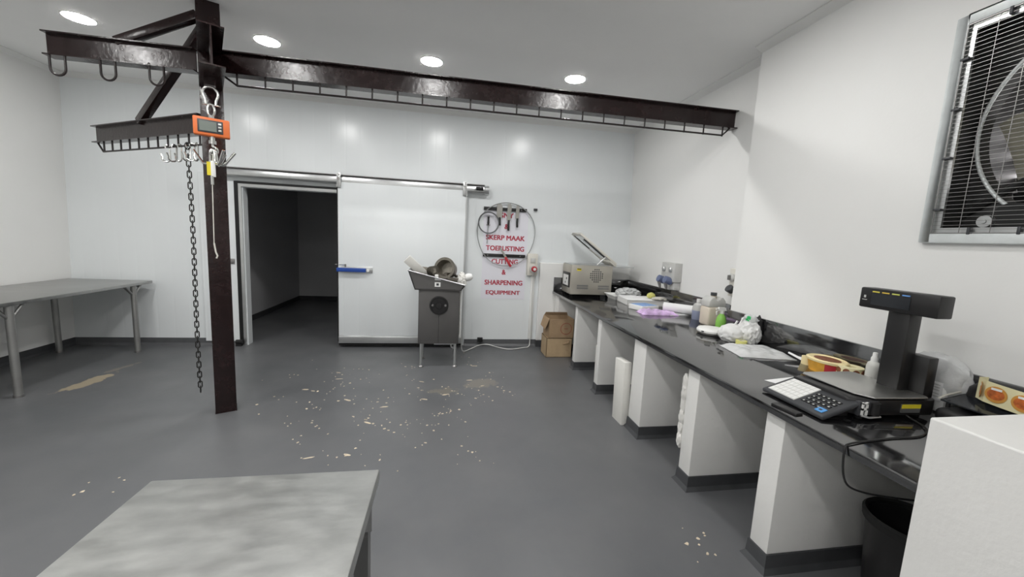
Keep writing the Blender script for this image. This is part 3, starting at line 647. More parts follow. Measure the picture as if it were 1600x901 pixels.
s = thing('isolator_switch', 'grey isolator box with red round socket right of the sign', 'socket', (1.30, D, 1.13))
mesh_obj('box', MB().box(1.225, 1.385, D - .08, D, 1.13, 1.465), m_cream, s, bevel=.008)
mesh_obj('switch_cover', MB().box(1.27, 1.345, D - .095, D - .078, 1.33, 1.40), m_grey, s, bevel=.006)
mesh_obj('socket', MB().lathe([(.062, 0), (.062, .05), (.045, .055), (.04, .03), (0, .03)], (1.32, D - .078, 1.235), rotm('X', 90), n=26), m_grey, s)
mesh_obj('red_plug', MB().lathe([(.042, 0), (.042, .06), (.03, .075), (0, .078)], (1.32, D - .10, 1.235), rotm('X', 90), n=26), m_red, s)
mesh_obj('plug_face', MB().lathe([(.022, 0), (.020, .006), (0, .007)], (1.32, D - .176, 1.235), rotm('X', 90), n=20), m_white, s)
mesh_obj('plug_tail', MB().cyl((1.32, D - .12, 1.21), (1.325, D - .07, 1.12), .03, .014, n=14), m_grey, s)
solo('power_cable', MB().tube(smooth([(1.325, D - .07, 1.13), (1.33, D - .045, .9), (1.335, D - .045, .5), (1.335, D - .05, .13), (1.31, D - .10, .016), (1.20, D - .17, .012), (1.05, D - .24, .012), (.93, D - .235, .012), (.80, D - .13, .012), (.66, D - .05, .03), (.52, D - .06, .015), (.38, D - .25, .012), (.26, 5.45, .05), (.22, 5.25, .3), (.17, 5.2, .4)]), .007, 8), m_cable_w,
     'white power cable running down from isolator and along floor to grinder', 'cable', (1.2, 5.75, 0))
solo('cable_gland', MB().cyl((.545, D - .03, .10), (.545, D - .075, .10), .035, n=16).box(.505, .585, D - .045, D - .005, .07, .13), m_rubber, 'small round black cable gland low on wall right of grinder', 'cable gland', (.545, D, .1))
solo('conduit', MB().box(1.305, 1.365, D - .03, D, .12, 1.13), m_white, 'white vertical cable trunking below the isolator box', 'trunking', (1.335, D, .12), bevel=.003)

# ------------------------------------------------------------------ counter
CT = .90
t = thing('counter_worktop', 'long glossy black granite worktop along the right wall', 'worktop', (2.2, 3.4, .86))
mesh_obj('slab', MB().prism([(1.65, 1.010, CT - .038), (RN - .001, 1.010, CT - .038), (RN - .001, YN, CT - .038), (2.925, YN, CT - .038), (2.925, 5.833, CT - .038), (1.65, 5.833, CT - .038)], (0, 0, .038)), m_granite, t, bevel=.004)
solo('counter_upstand', MB().box(RN - .026, RN - .001, 1.012, YN + .01, CT + .0005, 1.115), m_granite, 'black granite upstand behind the weighing scale and yellow tub', 'upstand', (RN - .01, 2.1, CT), bevel=.002)
solo('counter_upstand', MB().box(2.892, 2.917, YN + .012, 5.806, CT + .0005, 1.115), m_granite, 'black granite upstand below the grey double socket box', 'upstand', (2.9, 4.5, CT), bevel=.002)
solo('counter_upstand', MB().box(1.66, 2.917, 5.808, 5.833, CT + .0005, 1.115), m_granite, 'short black granite upstand behind the vacuum sealer', 'upstand', (2.3, 5.82, CT), bevel=.002)
piers = [(5.62, 5.833), (4.755, 4.84), (3.955, 4.045), (2.975, 3.185), (2.262, 2.385), (1.588, 1.704)]
plab = ['white counter pier at the far end behind the cardboard boxes', 'thin white counter pier just right of the cardboard boxes', 'second thin white counter pier from the cardboard boxes', 'thick white counter pier with the tall white board leaning beside it', 'white counter pier between the thick pier and the nearest one', 'nearest white counter pier, under the weighing scale']
for (y0, y1), lb in zip(piers, plab):
    p = thing('counter_pier', lb, 'counter support', (2.2, (y0 + y1) / 2, 0), 'white piers carrying the counter')
    xe = RN - .002 if y1 < YN else 2.90
    mesh_obj('pier_body', MB().box(1.70, xe, y0, y1, .1, CT - .039), m_pier, p, bevel=.005)
    y1e = y1 + .008 if y1 < 5.8 else y1
    k0, k1, k2 = (.028, .010, .006); q = []
    for z, k in ((0, k0), (.028, k1), (.1, k2)): q.append([(1.70 - k, y0 - k, z), (xe - .012, y0 - k, z), (xe - .012, y1 + (k if y1 < 5.8 else 0), z), (1.70 - k, y1 + (k if y1 < 5.8 else 0), z)])
    mesh_obj('pier_skirting', MB().quadbox(q[0] + q[1]).quadbox(q[1] + q[2]), m_skirt_shaded, p, smooth=False)

# vacuum sealer
t = thing('vacuum_sealer', 'steel tabletop vacuum sealer with raised lid at far end of counter', 'vacuum sealer', (2.1, 5.6, CT))
vx0, vx1, vy0, vy1 = 1.785, 2.415, 5.37, 5.80
m_seal = mat('sealer_steel', (.47, .445, .39), .38, metal=.55, var=.06, vscale=3)
mesh_obj('body', MB().box(vx0, vx1, vy0, vy1, CT + .018, 1.345), m_seal, t, bevel=.008)
for X in (1.83, 2.39):
    for Y in (5.47, 5.75): mesh_obj('foot', MB().cyl((X, Y, CT), (X, Y, CT + .02), .02, n=12), m_rubber, t)
cp = mesh_obj('control_panel', MB().box(vx0 - .010, vx0 + .004, vy0 + .05, vy1 - .05, 1.01, 1.23), m_black, t, bevel=.003)
mesh_obj('control_label', MB().box(vx0 - .013, vx0 - .008, vy0 + .10, vy1 - .09, 1.035, 1.19), m_white, cp)
mesh_obj('control_marks', MB().box(vx0 - .015, vx0 - .012, vy0 + .15, vy0 + .19, 1.12, 1.15).box(vx0 - .015, vx0 - .012, vy0 + .21, vy0 + .24, 1.06, 1.09), m_dgrey, cp)
mesh_obj('yellow_label', MB().box(1.865, 1.93, vy0 - .003, vy0 + .003, 1.265, 1.30), m_yellow, t)
mesh_obj('label_print', MB().box(1.87, 1.925, vy0 - .005, vy0 - .002, 1.285, 1.297), m_black, t)
vt = MB()
for i in range(-3, 4):
    for j in range(-3, 4):
        if i * i + j * j <= 10: vt.cyl((2.17 + i * .030, vy0 - .002, 1.20 + j * .030), (2.17 + i * .030, vy0 + .003, 1.20 + j * .030), .010, n=8)
mesh_obj('fan_vent', vt, m_dgrey, t)
for X in (1.965, 2.29): mesh_obj('slot_vent', MB().box(X - .085, X + .085, vy0 - .002, vy0 + .003, 1.0, 1.025).box(X - .085, X + .085, vy0 - .002, vy0 + .003, 1.035, 1.06), m_ss_d, t)
mesh_obj('chamber_rim', MB().box(vx0 + .01, vx1 - .02, vy0 + .01, vy1 - .01, 1.345, 1.357), m_alu, t, bevel=.004)
# lid hinged at the +X end, raised about 38 degrees
hx, hz = 2.46, 1.365; ang = math.radians(36)
dirv = Vector((-math.cos(ang), 0, math.sin(ang))); nv = Vector((math.sin(ang), 0, math.cos(ang)))
RL = Matrix((dirv, (0, 1, 0), nv)).transposed().to_4x4(); RL.translation = Vector((hx, 0, hz))
m_lid = mat('acrylic_lid', (.66, .68, .66), .12, trans=.85, ior=1.3)
fr = MB(); fr.box(0, .72, vy0 + .01, vy0 + .05, 0, .03).box(0, .72, vy1 - .05, vy1 - .01, 0, .03).box(.68, .72, vy0 + .05, vy1 - .05, 0, .03).box(0, .06, vy0 + .05, vy1 - .05, 0, .03)
ld = mesh_obj('lid', fr, m_cream, t, Rm=RL, bevel=.004)
mesh_obj('lid_window', MB().box(.055, .685, vy0 + .045, vy1 - .045, .008, .022), m_lid, ld, Rm=RL)
mesh_obj('seal_bar', MB().box(.16, .60, vy0 + .10, vy0 + .125, -.008, .010), m_dgrey, ld, Rm=RL)
mesh_obj('hinge_bracket', MB().box(-.02, .10, vy0 + .02, vy1 - .02, -.02, .012), m_cream, ld, Rm=RL, bevel=.004)
mesh_obj('lid_strut', MB().cyl((2.17, vy0 + .03, 1.35), (2.30, vy0 + .03, 1.475), .010, n=10), m_alu, t)
mesh_obj('rear_shelf', MB().prism([(vx1, vy0 + .02, 1.325), (2.78, vy0 + .06, 1.325), (2.80, vy1 - .06, 1.325), (vx1, vy1 - .02, 1.325)], (0, 0, .018)), m_alu, t, bevel=.003)

# cardboard boxes under the far end
def carton(name, x0, x1, y0, y1, z0, z1, m, lab, open_=False, mark=False, rot=0):
    c = Vector(((x0 + x1) / 2, (y0 + y1) / 2, 0)); t = thing(name, lab, 'box', (c.x, c.y, z0))
    Rc = Matrix.Translation(c) @ Matrix.Rotation(math.radians(rot), 4, 'Z') @ Matrix.Translation(-c); th = .006
    b = MB(); b.box(x0, x1, y0, y0 + th, z0, z1).box(x0, x1, y1 - th, y1, z0, z1).box(x0, x0 + th, y0, y1, z0, z1).box(x1 - th, x1, y0, y1, z0, z1).box(x0, x1, y0, y1, z0, z0 + th)
    if not open_: b.box(x0, x1, y0, y1, z1 - th, z1)
    mesh_obj('carton_walls', b, m, t, Rm=Rc)
    if open_:
        mesh_obj('flap', MB().prism([(x0, y1, z1), (x0 + .02, y1 - .02, z1 + .05), (x1 - .02, y1 - .02, z1 + .05), (x1, y1, z1)], (0, -.005, 0)), m, t, Rm=Rc)
        mesh_obj('flap', MB().prism([(x0, y0, z1), (x0, y1, z1), (x0 - .05, y1 - .03, z1 - .14), (x0 - .05, y0 + .02, z1 - .15)], (-.005, 0, 0)), m, t, Rm=Rc)
    if mark:
        mesh_obj('printed_mark', MB().lathe([(.075, 0), (.088, 0), (.088, .002), (.075, .002)], ((x0 + x1) / 2 + .07, y0 - .0005, (z0 + z1) / 2), rotm('X', 90), closed=True).box((x0 + x1) / 2 + .04, (x0 + x1) / 2 + .10, y0 - .002, y0, (z0 + z1) / 2 - .006, (z0 + z1) / 2 + .006), m_cardink, t, Rm=Rc)
    else:
        mesh_obj('torn_flap', MB().prism([(x1 - .14, y0 - .001, z0 + .20), (x1 - .05, y0 - .001, z1 - .03), (x1 - .06, y0 - .03, z0 + .22)], (0, -.003, 0)), m_card, t, Rm=Rc)
    return t
carton('cardboard_box', 1.455, 1.835, 5.28, 5.59, 0, .285, m_card2, 'lower closed tan cardboard box on floor under counter end')
carton('cardboard_box', 1.475, 1.845, 5.28, 5.585, .286, .565, m_card, 'upper open brown cardboard box with round printed mark', True, True, 1)
# boards leaning on the piers
def leanboard(x0, x1, yb, yt, th, h, lab):
    R = Matrix.Translation((0, yb, 0)) @ Matrix.Rotation(-math.atan2(yt - yb, h), 4, 'X')
    solo('cutting_board', MB().box(x0, x1, 0, th, 0, h), m_board, lab, 'board', ((x0 + x1) / 2, yb, 0), Rm=R, bevel=.008)
leanboard(1.645, 1.72, 3.205, 3.235, .20, .60, 'thick white plastic board standing beside the thick counter pier')
leanboard(1.755, 1.90, 4.06, 4.07, .13, .50, 'white board standing behind second thin pier under counter')
rg = MB()
for k, (z, r) in enumerate(((.30, .03), (.38, .025), (.47, .03), (.56, .022), (.65, .03), (.72, .02))): rg.blob((1.715, 2.415 + .006 * (k % 2), z), (r * .8, .024, .06), k, .5, 3, sub=3)
solo('hanging_rag', rg, m_wood, 'crumpled white plastic scrap hanging on far side of fourth pier', 'rag', (1.715, 2.41, .25))

# waste bin and scale cable
t = thing('waste_bin', 'black round plastic waste bin under counter beside white block', 'bin', (2.2, 1.36, 0))
mesh_obj('bin_body', MB().lathe([(0, 0), (.135, 0), (.165, .43), (.158, .43), (.128, .012), (0, .012)], (2.2, 1.33, 0), n=36), m_black, t)
mesh_obj('bin_rim', MB().lathe([(.162, .415), (.176, .415), (.180, .45), (.170, .46), (.160, .448)], (2.2, 1.33, 0), n=36, closed=True), m_blackm, t)
solo('scale_cable', MB().tube(smooth([(2.20, 1.50, .955), (2.235, 1.44, .915), (2.20, 1.35, .907), (2.08, 1.29, .906), (1.92, 1.285, .906), (1.76, 1.27, .906), (1.665, 1.255, .908), (1.638, 1.25, .89), (1.635, 1.24, .80), (1.65, 1.225, .745), (1.72, 1.215, .715), (1.85, 1.205, .69), (2.1, 1.18, .66), (2.4, 1.15, .62), (2.63, 1.14, .55), (2.65, 1.14, .52)]), .0042, 8), m_black,
     'thin black power cable looping over worktop edge below the scale', 'cable', (1.65, 1.25, .9))

# ------------------------------------------------------------------ wall sockets
t = thing('socket_box', 'large grey double socket box with blue plugs on right wall', 'socket', (2.9, 4.55, 1.15))
sx = RX(1.3) + .002
mesh_obj('box', MB().box(sx - .11, sx, 4.42, 4.72, 1.235, 1.475), m_grey, t, bevel=.01)
mesh_obj('lower_box', MB().box(sx - .085, sx, 4.44, 4.62, 1.135, 1.235), m_grey, t, bevel=.008)
for Y in (4.50, 4.65):
    mesh_obj('switch_cover', MB().lathe([(.032, 0), (.032, .02), (.022, .03), (0, .03)], (sx - .108, Y, 1.39), rotm('Y', -90), n=18), m_alu, t)
    k = mesh_obj('plug', MB().lathe([(.045, 0), (.05, .05), (.045, .09), (0, .095)], (sx - .10, Y, 1.235), rotm('Y', -70), n=20), m_bluegrey, t)
    mesh_obj('plug_tail', MB().cyl((sx - .17, Y, 1.225), (sx - .15, Y, 1.14), .026, .014, n=12), m_ss_d, k)
t = thing('narrow_socket', 'narrow cream isolator and socket strip on wall beside corner', 'socket', (2.9, 3.5, 1.2))
mesh_obj('box', MB().box(sx - .06, sx, 3.395, 3.525, 1.21, 1.49), m_cream, t, bevel=.006)
mesh_obj('rotary_switch', MB().lathe([(.04, 0), (.04, .02), (.028, .03), (.0, .032)], (sx - .058, 3.48, 1.40), rotm('Y', -90), n=20), m_grey, t)
mesh_obj('switch_lever', MB().box(sx - .115, sx - .085, 3.47, 3.49, 1.375, 1.425), m_ss_d, t, bevel=.004)
mesh_obj('outlet', MB().lathe([(.035, 0), (.042, .05), (.036, .055), (.0, .045)], (sx - .055, 3.475, 1.265), rotm('Y', -55), n=20), m_dgrey, t)
mesh_obj('trunking', MB().box(sx - .035, sx + .004, 3.43, 3.505, 1.116, 1.21), m_white, t, bevel=.003)

# ------------------------------------------------------------------ things on the far stretch of counter
t = thing('foam_tray', 'white foam tray next to vacuum sealer with grey film on it', 'tray', (2.5, 5.15, CT))
mesh_obj('tray_shell', MB().lathe([(0, .012), (.72, .012), (.92, .06), (1.0, .065), (1.0, .055), (.93, .05), (.75, 0), (0, 0)], R=rotm('Z', 45), n=4), m_white, t, Rm=Matrix.Translation((2.47, 5.18, CT)) @ Matrix.Diagonal((.24, .235, 1, 1)), smooth=False)
solo('clear_film', MB().blob((2.60, 5.20, CT + .085), (.15, .13, .06), 3, .55, 3.5, flat=CT + .055), m_film, 'crumpled clear plastic film heap on foam tray by the sealer', 'plastic film', (2.64, 5.16, CT + .05))
t = thing('large_white_box', 'large flat white carton lying open in middle of far counter', 'box', (2.62, 4.75, CT))
Rb = Matrix.Translation((2.60, 4.78, CT)) @ Matrix.Rotation(math.radians(-6), 4, 'Z')
mesh_obj('box_walls', MB().box(-.27, .27, -.20, -.194, 0, .075).box(-.27, .27, .194, .20, 0, .075).box(-.27, -.264, -.2, .2, 0, .075).box(.264, .27, -.2, .2, 0, .075).box(-.27, .27, -.2, .2, 0, .006), m_white, t, Rm=Rb)
mesh_obj('box_top', MB().sheet(0, 0, .072, .55, .42, .012, 0, 4, .006, 5), m_paper, t, Rm=Rb)
solo('tan_packet', MB().blob((2.74, 4.60, CT + .095), (.085, .06, .022), 8, .5, 3, flat=CT + .09), m_cream, 'small cream crumpled packet on large white carton', 'packet', (2.74, 4.60, CT + .09))
solo('yellow_packet', MB().blob((2.70, 4.74, CT + .115), (.045, .045, .036), 9, .5, 3, flat=CT + .09), m_palegreen, 'small yellow crumpled packet on large white carton', 'packet', (2.70, 4.74, CT + .09))
t = thing('blue_glove_box', 'flat blue and white packet in front of large white carton', 'packet', (2.36, 4.37, CT))
Rb = Matrix.Translation((2.40, 4.36, CT)) @ Matrix.Rotation(math.radians(18), 4, 'Z')
mesh_obj('packet_box', MB().box(-.15, .13, -.12, .10, 0, .06), m_white, t, Rm=Rb, bevel=.008)
mesh_obj('blue_print', MB().box(-.13, .11, -.11, .09, .06, .062), m_bluepk, t, Rm=Rb)
solo('lilac_packet', MB().sheet(2.42, 4.08, CT + .001, .42, .22, .05, math.radians(-4), 2, .02, 8), m_purple, 'crumpled lilac and pink plastic packet on far counter', 'packet', (2.42, 4.08, CT))
solo('white_plastic_sheet', MB().sheet(2.66, 4.13, CT + .001, .36, .30, .012, .2, 6, .010, 7), m_film, 'flat white plastic sheet lying right of the lilac packet', 'plastic sheet', (2.66, 4.13, CT))
t = thing('white_roll', 'white paper roll lying by the upstand left of blue bottle', 'paper roll', (2.74, 4.18, CT))
mesh_obj('roll', MB().cyl((2.57, 4.20, CT + .068), (2.80, 3.98, CT + .068), .052, n=28), m_paper, t)
mesh_obj('roll_core', MB().cyl((2.566, 4.204, CT + .068), (2.575, 4.195, CT + .068), .02, n=18), m_card, t)

t = thing('blue_bottle', 'clear bottle with blue grey liquid behind the beige jug', 'bottle', (2.74, 3.80, CT))
mesh_obj('bottle_body', MB().lathe([(0, 0), (.055, 0), (.06, .01), (.06, .10), (0, .10)], (2.74, 3.80, CT)), m_liqblue, t)
mesh_obj('bottle_top', MB().lathe([(.06, .10), (.06, .13), (.05, .165), (.022, .185), (.022, .20), (0, .20)], (2.74, 3.80, CT)), m_jug_t, t)
mesh_obj('bottle_cap', MB().lathe([(.025, .19), (.025, .225), (0, .225)], (2.74, 3.80, CT), n=18), m_white, t)
t = thing('beige_jug', 'five litre jug of beige liquid with dark cap by upstand', 'jug', (2.70, 3.52, CT))
jb = MB().box(-.085, .085, -.065, .065, 0, .175)
jg = mesh_obj('jug_body', jb, m_jug, t, Rm=Matrix.Translation((2.70, 3.52, CT)) @ Matrix.Scale(1.14, 4), bevel=.022, seg=3)
mesh_obj('jug_shoulder', MB().prism([(-.085, -.06, .17), (.085, -.06, .17), (.082, -.06, .225), (.05, -.06, .262), (.028, -.06, .262), (.0, -.06, .23), (-.025, -.06, .262), (-.05, -.06, .262), (-.082, -.06, .225)], (0, .12, 0)), m_jug_t, t, Rm=Matrix.Translation((2.70, 3.52, CT)) @ Matrix.Scale(1.14, 4), bevel=.012)
mesh_obj('jug_neck', MB().lathe([(.045, .17), (.030, .24), (.022, .26), (.022, .272), (0, .272)], (-.005, 0, 0), n=20), m_jug, jg, Rm=Matrix.Translation((2.70, 3.52, CT)) @ Matrix.Scale(1.14, 4))
mesh_obj('jug_cap', MB().lathe([(.026, .268), (.026, .295), (0, .295)], (-.005, 0, 0), n=20), m_dgrey, t, Rm=Matrix.Translation((2.70, 3.52, CT)) @ Matrix.Scale(1.14, 4))
mesh_obj('jug_label', MB().box(.0, .06, -.0675, -.0655, .07, .13), m_cream, jg, Rm=Matrix.Translation((2.70, 3.52, CT)) @ Matrix.Scale(1.14, 4))
t = thing('spray_bottle', 'green spray bottle with white trigger in front of beige jug', 'spray bottle', (2.66, 3.33, CT))
mesh_obj('bottle_body', MB().lathe([(0, 0), (.042, 0), (.046, .012), (.046, .085), (.036, .125), (.018, .155), (0, .157)], (2.66, 3.33, CT)), m_green, t)
mesh_obj('spray_head', MB().cyl((2.66, 3.33, CT + .15), (2.66, 3.33, CT + .185), .017).prism([(2.61, 3.318, CT + .185), (2.70, 3.318, CT + .185), (2.69, 3.318, CT + .215), (2.62, 3.318, CT + .218)], (0, .024, 0)), m_white, t)
mesh_obj('trigger', MB().tube([(2.62, 3.33, CT + .19), (2.60, 3.33, CT + .17), (2.605, 3.33, CT + .145)], .006, 8), m_white, t)
mesh_obj('nozzle', MB().cyl((2.612, 3.33, CT + .20), (2.595, 3.33, CT + .20), .010, n=12), m_cream, t)
t = thing('round_container', 'low round white container with grey base before spray bottle', 'container', (2.42, 3.14, CT))
mesh_obj('container_body', MB().lathe([(0, 0), (.105, 0), (.115, .008), (.118, .026), (0, .026)], (2.42, 3.14, CT), n=40), m_ss_d, t)
mesh_obj('container_lid', MB().lathe([(.122, .024), (.124, .040), (.112, .056), (.09, .060), (0, .060)], (2.42, 3.14, CT), n=40), m_white, t)
for a in (200, 260, 320): mesh_obj('lid_clip', MB().obox((2.42 + .122 * math.cos(math.radians(a)), 3.14 + .122 * math.sin(math.radians(a)), CT + .034), (.022, .022, .010)), m_dgrey, t, bevel=.003)

# white carrier bag, yellow tape, bag packet
t = thing('carrier_bag', 'crumpled white carrier bag with green print against upstand', 'plastic bag', (2.50, 2.88, CT))
cb = MB(); cb.blob((2.44, 2.90, CT + .065), (.105, .10, .078), 11, .22, 2.0, flat=CT + .001); cb.blob((2.54, 2.84, CT + .08), (.085, .085, .105), 14, .34, 2.6, flat=CT + .001)
mesh_obj('bag_body', cb, m_bag, t)
hb = MB(); hb.blob((2.565, 2.86, CT + .185), (.055, .05, .045), 21, .7, 3.4, sub=3)
mesh_obj('bag_knot', hb, m_film, t)
hs = MB(); hs.prism([(2.45, 2.86, CT + .12), (2.47, 2.86, CT + .12), (2.515, 2.87, CT + .20), (2.50, 2.87, CT + .205)], (0, .012, 0)); hs.prism([(2.42, 2.88, CT + .12), (2.44, 2.88, CT + .12), (2.475, 2.89, CT + .175), (2.465, 2.89, CT + .18)], (0, .01, 0))
mesh_obj('bag_handle', hs, m_bag, t)
mesh_obj('green_print', MB().blob((2.535, 2.84, CT + .205), (.022, .02, .022), 5, .6, 3, sub=3), m_greenp, t)
mesh_obj('dark_print', MB().blob((2.62, 2.83, CT + .13), (.02, .03, .09), 17, .5, 3, sub=3), m_black, t)
t = thing('tape_roll', 'small yellow green tape roll in front of the carrier bag', 'tape roll', (2.42, 2.77, CT))
mesh_obj('tape', MB().lathe([(.024, 0), (.042, 0), (.042, .04), (.024, .04)], (2.42, 2.765, CT), n=26, closed=True), m_palegreen, t)
mesh_obj('tape_core', MB().lathe([(.018, .001), (.024, .001), (.024, .039), (.018, .039)], (2.42, 2.765, CT), n=22, closed=True), m_cream, t)
solo('bag_packet', MB().sheet(2.38, 2.56, CT + .001, .40, .33, .035, math.radians(-12), 7, .012, 6, lift=None), m_film, 'flat packet of clear plastic bags right of the carrier bag', 'packet', (2.38, 2.56, CT))

# tape, tub, sticker roll, squeeze bottle
t = thing('white_tape_roll', 'small white tape roll with loose tail left of yellow tub', 'tape roll', (2.53, 2.30, CT))
mesh_obj('tape', MB().lathe([(.020, 0), (.040, 0), (.040, .055), (.020, .055)], (2.55, 2.28, CT), n=26, closed=True), m_tublid, t)
mesh_obj('tape_tail', MB().prism([(2.52, 2.31, CT + .02), (2.50, 2.40, CT + .045), (2.505, 2.40, CT + .055), (2.525, 2.31, CT + .035)], (.004, 0, 0)), m_paper, t)
t = thing('yellow_tub', 'yellow and red oval plastic tub with cream lid by upstand', 'tub', (2.52, 2.12, CT))
mesh_obj('tub_body', MB().lathe([(0, 0), (.085, 0), (.098, .075), (0, .075)], (2.525, 2.125, CT), n=40, sx=.92, sy=1.2), m_tub, t)
mesh_obj('tub_lid', MB().lathe([(.104, .072), (.106, .086), (.095, .092), (.088, .086), (0, .086)], (2.525, 2.125, CT), n=40, sx=.92, sy=1.2), m_tublid, t)
mesh_obj('lid_print', MB().lathe([(.07, .086), (.07, .0875), (0, .0875)], (2.525, 2.125, CT), n=30, sx=.9, sy=1.15), m_stkd, t)
rl_ = MB()
for k in range(7):
    a0 = math.radians(208 + k * 6); a1 = math.radians(214 + k * 6)
    q = [(2.525 + .92 * r * math.cos(a), 2.125 + 1.2 * r * math.sin(a), CT + z) for a, r, z in ((a0, .0885, .015), (a1, .0885, .015), (a1, .0975, .068), (a0, .0975, .068))]
    rl_.prism(q, (-.0005, -.002, 0))
mesh_obj('red_panel', rl_, m_red, t)
t = thing('sticker_roll', 'cream roll of brown round stickers right of yellow tub', 'sticker roll', (2.55, 1.97, CT))
mesh_obj('roll', MB().lathe([(.030, 0), (.068, 0), (.068, .085), (.030, .085)], (2.54, 1.985, CT), n=32, closed=True), m_rolly, t)
for a in (165, 205, 245, 285):
    c_ = Vector((2.54 + .068 * math.cos(math.radians(a)), 1.985 + .068 * math.sin(math.radians(a)), CT + .060))
    mesh_obj('sticker', MB().lathe([(0, -.002), (.018, -.002), (.018, .0015), (0, .0015)], c_, rotm('Z', a) @ rotm('Y', 90), n=16), m_stkd, t)
t = thing('squeeze_bottle', 'milky white squeeze bottle in front of scale column', 'bottle', (2.53, 1.85, CT))
mesh_obj('bottle_body', MB().lathe([(0, 0), (.030, 0), (.033, .008), (.033, .130), (.028, .152), (.016, .162), (0, .163)], (2.53, 1.85, CT)), m_bottle, t)
mesh_obj('bottle_cap', MB().lathe([(.017, .160), (.017, .182), (.012, .192), (.011, .215), (0, .218)], (2.53, 1.85, CT), n=20), m_white, t)

# ------------------------------------------------------------------ the label printing scale
t = thing('weighing_scale', 'black label printing weighing scale with tall display column on counter', 'weighing scale', (2.15, 1.63, CT))
bd = mesh_obj('scale_base', MB().prism([(1.97, 1.46, CT + .022), (2.36, 1.44, CT + .022), (2.40, 1.46, CT + .022), (2.40, 1.80, CT + .022), (1.93, 1.80, CT + .022), (1.93, 1.50, CT + .022)], (0, 0, .078)), m_black, t, bevel=.008)
for X in (2.0, 2.34):
    for Y in (1.49, 1.77): mesh_obj('foot', MB().cyl((X, Y, CT), (X, Y, CT + .024), .016, n=14), m_rubber, t)
mesh_obj('platter_support', MB().box(2.06, 2.28, 1.52, 1.74, CT + .098, CT + .108), m_dgrey, t)
mesh_obj('platter', MB().prism([(2.035, 1.455, 1.006), (2.325, 1.44, 1.006), (2.345, 1.46, 1.006), (2.345, 1.80, 1.006), (2.325, 1.82, 1.006), (2.02, 1.82, 1.006), (1.99, 1.80, 1.006), (1.99, 1.52, 1.006)], (0, 0, .007)), mat('platter_steel', (.55, .55, .53), .36, metal=1), t, bevel=.002)
# sloping operator panel: e1 along -Y (left to right for the operator), e2 up the slope, e3 normal
P0 = Vector((1.752, 1.815, .926)); P1 = Vector((1.985, 1.815, 1.000)); e2 = (P1 - P0).normalized(); e1 = Vector((0, -1, 0)); e3 = e1.cross(e2).normalized()
RP = Matrix((e1, e2, e3)).transposed().to_4x4(); RP.translation = P0; PH = (P1 - P0).length; PW = .36
pn = mesh_obj('operator_panel', MB().box(0, PW, 0, PH, -.022, 0), m_dgrey, t, Rm=RP, bevel=.009, seg=3)
mesh_obj('panel_support', MB().prism([(1.79, 1.50, CT + .004), (1.95, 1.50, CT + .004), (1.95, 1.50, .975), (1.79, 1.50, .925)], (0, .27, 0)), m_black, t, bevel=.004)
kp = mesh_obj('preset_keypad', MB().box(.022, .185, .022, PH - .022, 0, .0015), m_grey, pn, Rm=RP)
for r in range(6):
    for c in range(7):
        x = .025 + c * .0228; y = .026 + r * .0328
        mesh_obj('preset_key', MB().box(x, x + .0205, y, y + .029, .001, .0035), m_white, kp, Rm=RP)
for r in range(4):
    for c in range(5):
        if r == 0 and c == 4: continue
        x = .202 + c * .026; y = .045 + r * .03
        mesh_obj('number_key', MB().box(x, x + .020, y, y + .018, 0, .003), m_blackm, pn, Rm=RP)
        mesh_obj('key_print', MB().box(x + .006, x + .014, y + .005, y + .013, .003, .0036), m_grey, pn, Rm=RP)
mesh_obj('print_key', MB().box(.296, .336, .022, .058, 0, .004), m_print_blue, pn, Rm=RP, bevel=.002)
mesh_obj('print_key_mark', MB().box(.308, .322, .034, .046, .004, .0046), m_dgrey, pn, Rm=RP)
# printer bay on the near corner and the yellow label
pb = mesh_obj('printer_bay', MB().box(1.945, 2.06, 1.452, 1.475, CT + .026, CT + .096), m_dgrey, t, bevel=.006)
mesh_obj('printer_cover', MB().cyl((2.035, 1.452, CT + .03), (2.035, 1.452, CT + .09), .022, n=18), m_black, pb)
mesh_obj('label_strip', MB().box(1.958, 1.966, 1.445, 1.453, CT + .030, CT + .094).box(1.982, 1.990, 1.445, 1.453, CT + .030, CT + .094).box(1.958, 1.990, 1.445, 1.453, CT + .056, CT + .066).box(1.958, 1.990, 1.445, 1.453, CT + .086, CT + .092), m_white, pb)
mesh_obj('tear_bar', MB().tube([(1.955, 1.448, CT + .030), (1.99, 1.436, CT + .024), (2.06, 1.440, CT + .024)], .005, 8), m_alu, pb)
lb = mesh_obj('warning_label', MB().obox((2.235, 1.444, CT + .060), (.105, .004, .042), rotm('Z', -2.9)), m_alu, t)
mesh_obj('warning_stripe', MB().obox((2.235, 1.4415, CT + .071), (.105, .002, .020), rotm('Z', -2.9)), m_yellow, lb)
mesh_obj('column', MB().box(2.275, 2.355, 1.540, 1.640, CT + .09, 1.43), m_black, t, bevel=.008)
mesh_obj('column_foot', MB().box(2.345, 2.405, 1.475, 1.64, CT + .09, 1.20), m_black, t, bevel=.006)
hd = mesh_obj('display_head', MB().box(2.255, 2.345, 1.420, 1.775, 1.405, 1.513), m_black, t, bevel=.008)
mesh_obj('display', MB().box(2.2525, 2.257, 1.535, 1.715, 1.425, 1.487), m_screen, hd)
for i in range(4):
    mesh_obj('display_marking', MB().box(2.2515, 2.2535, 1.711 - i * .046 - .034, 1.711 - i * .046, 1.492, 1.498), m_stripes[i], hd)
mesh_obj('head_emblem', MB().box(2.2535, 2.256, 1.742, 1.752, 1.458, 1.472).box(2.2535, 2.256, 1.735, 1.759, 1.446, 1.449), m_grey, hd)
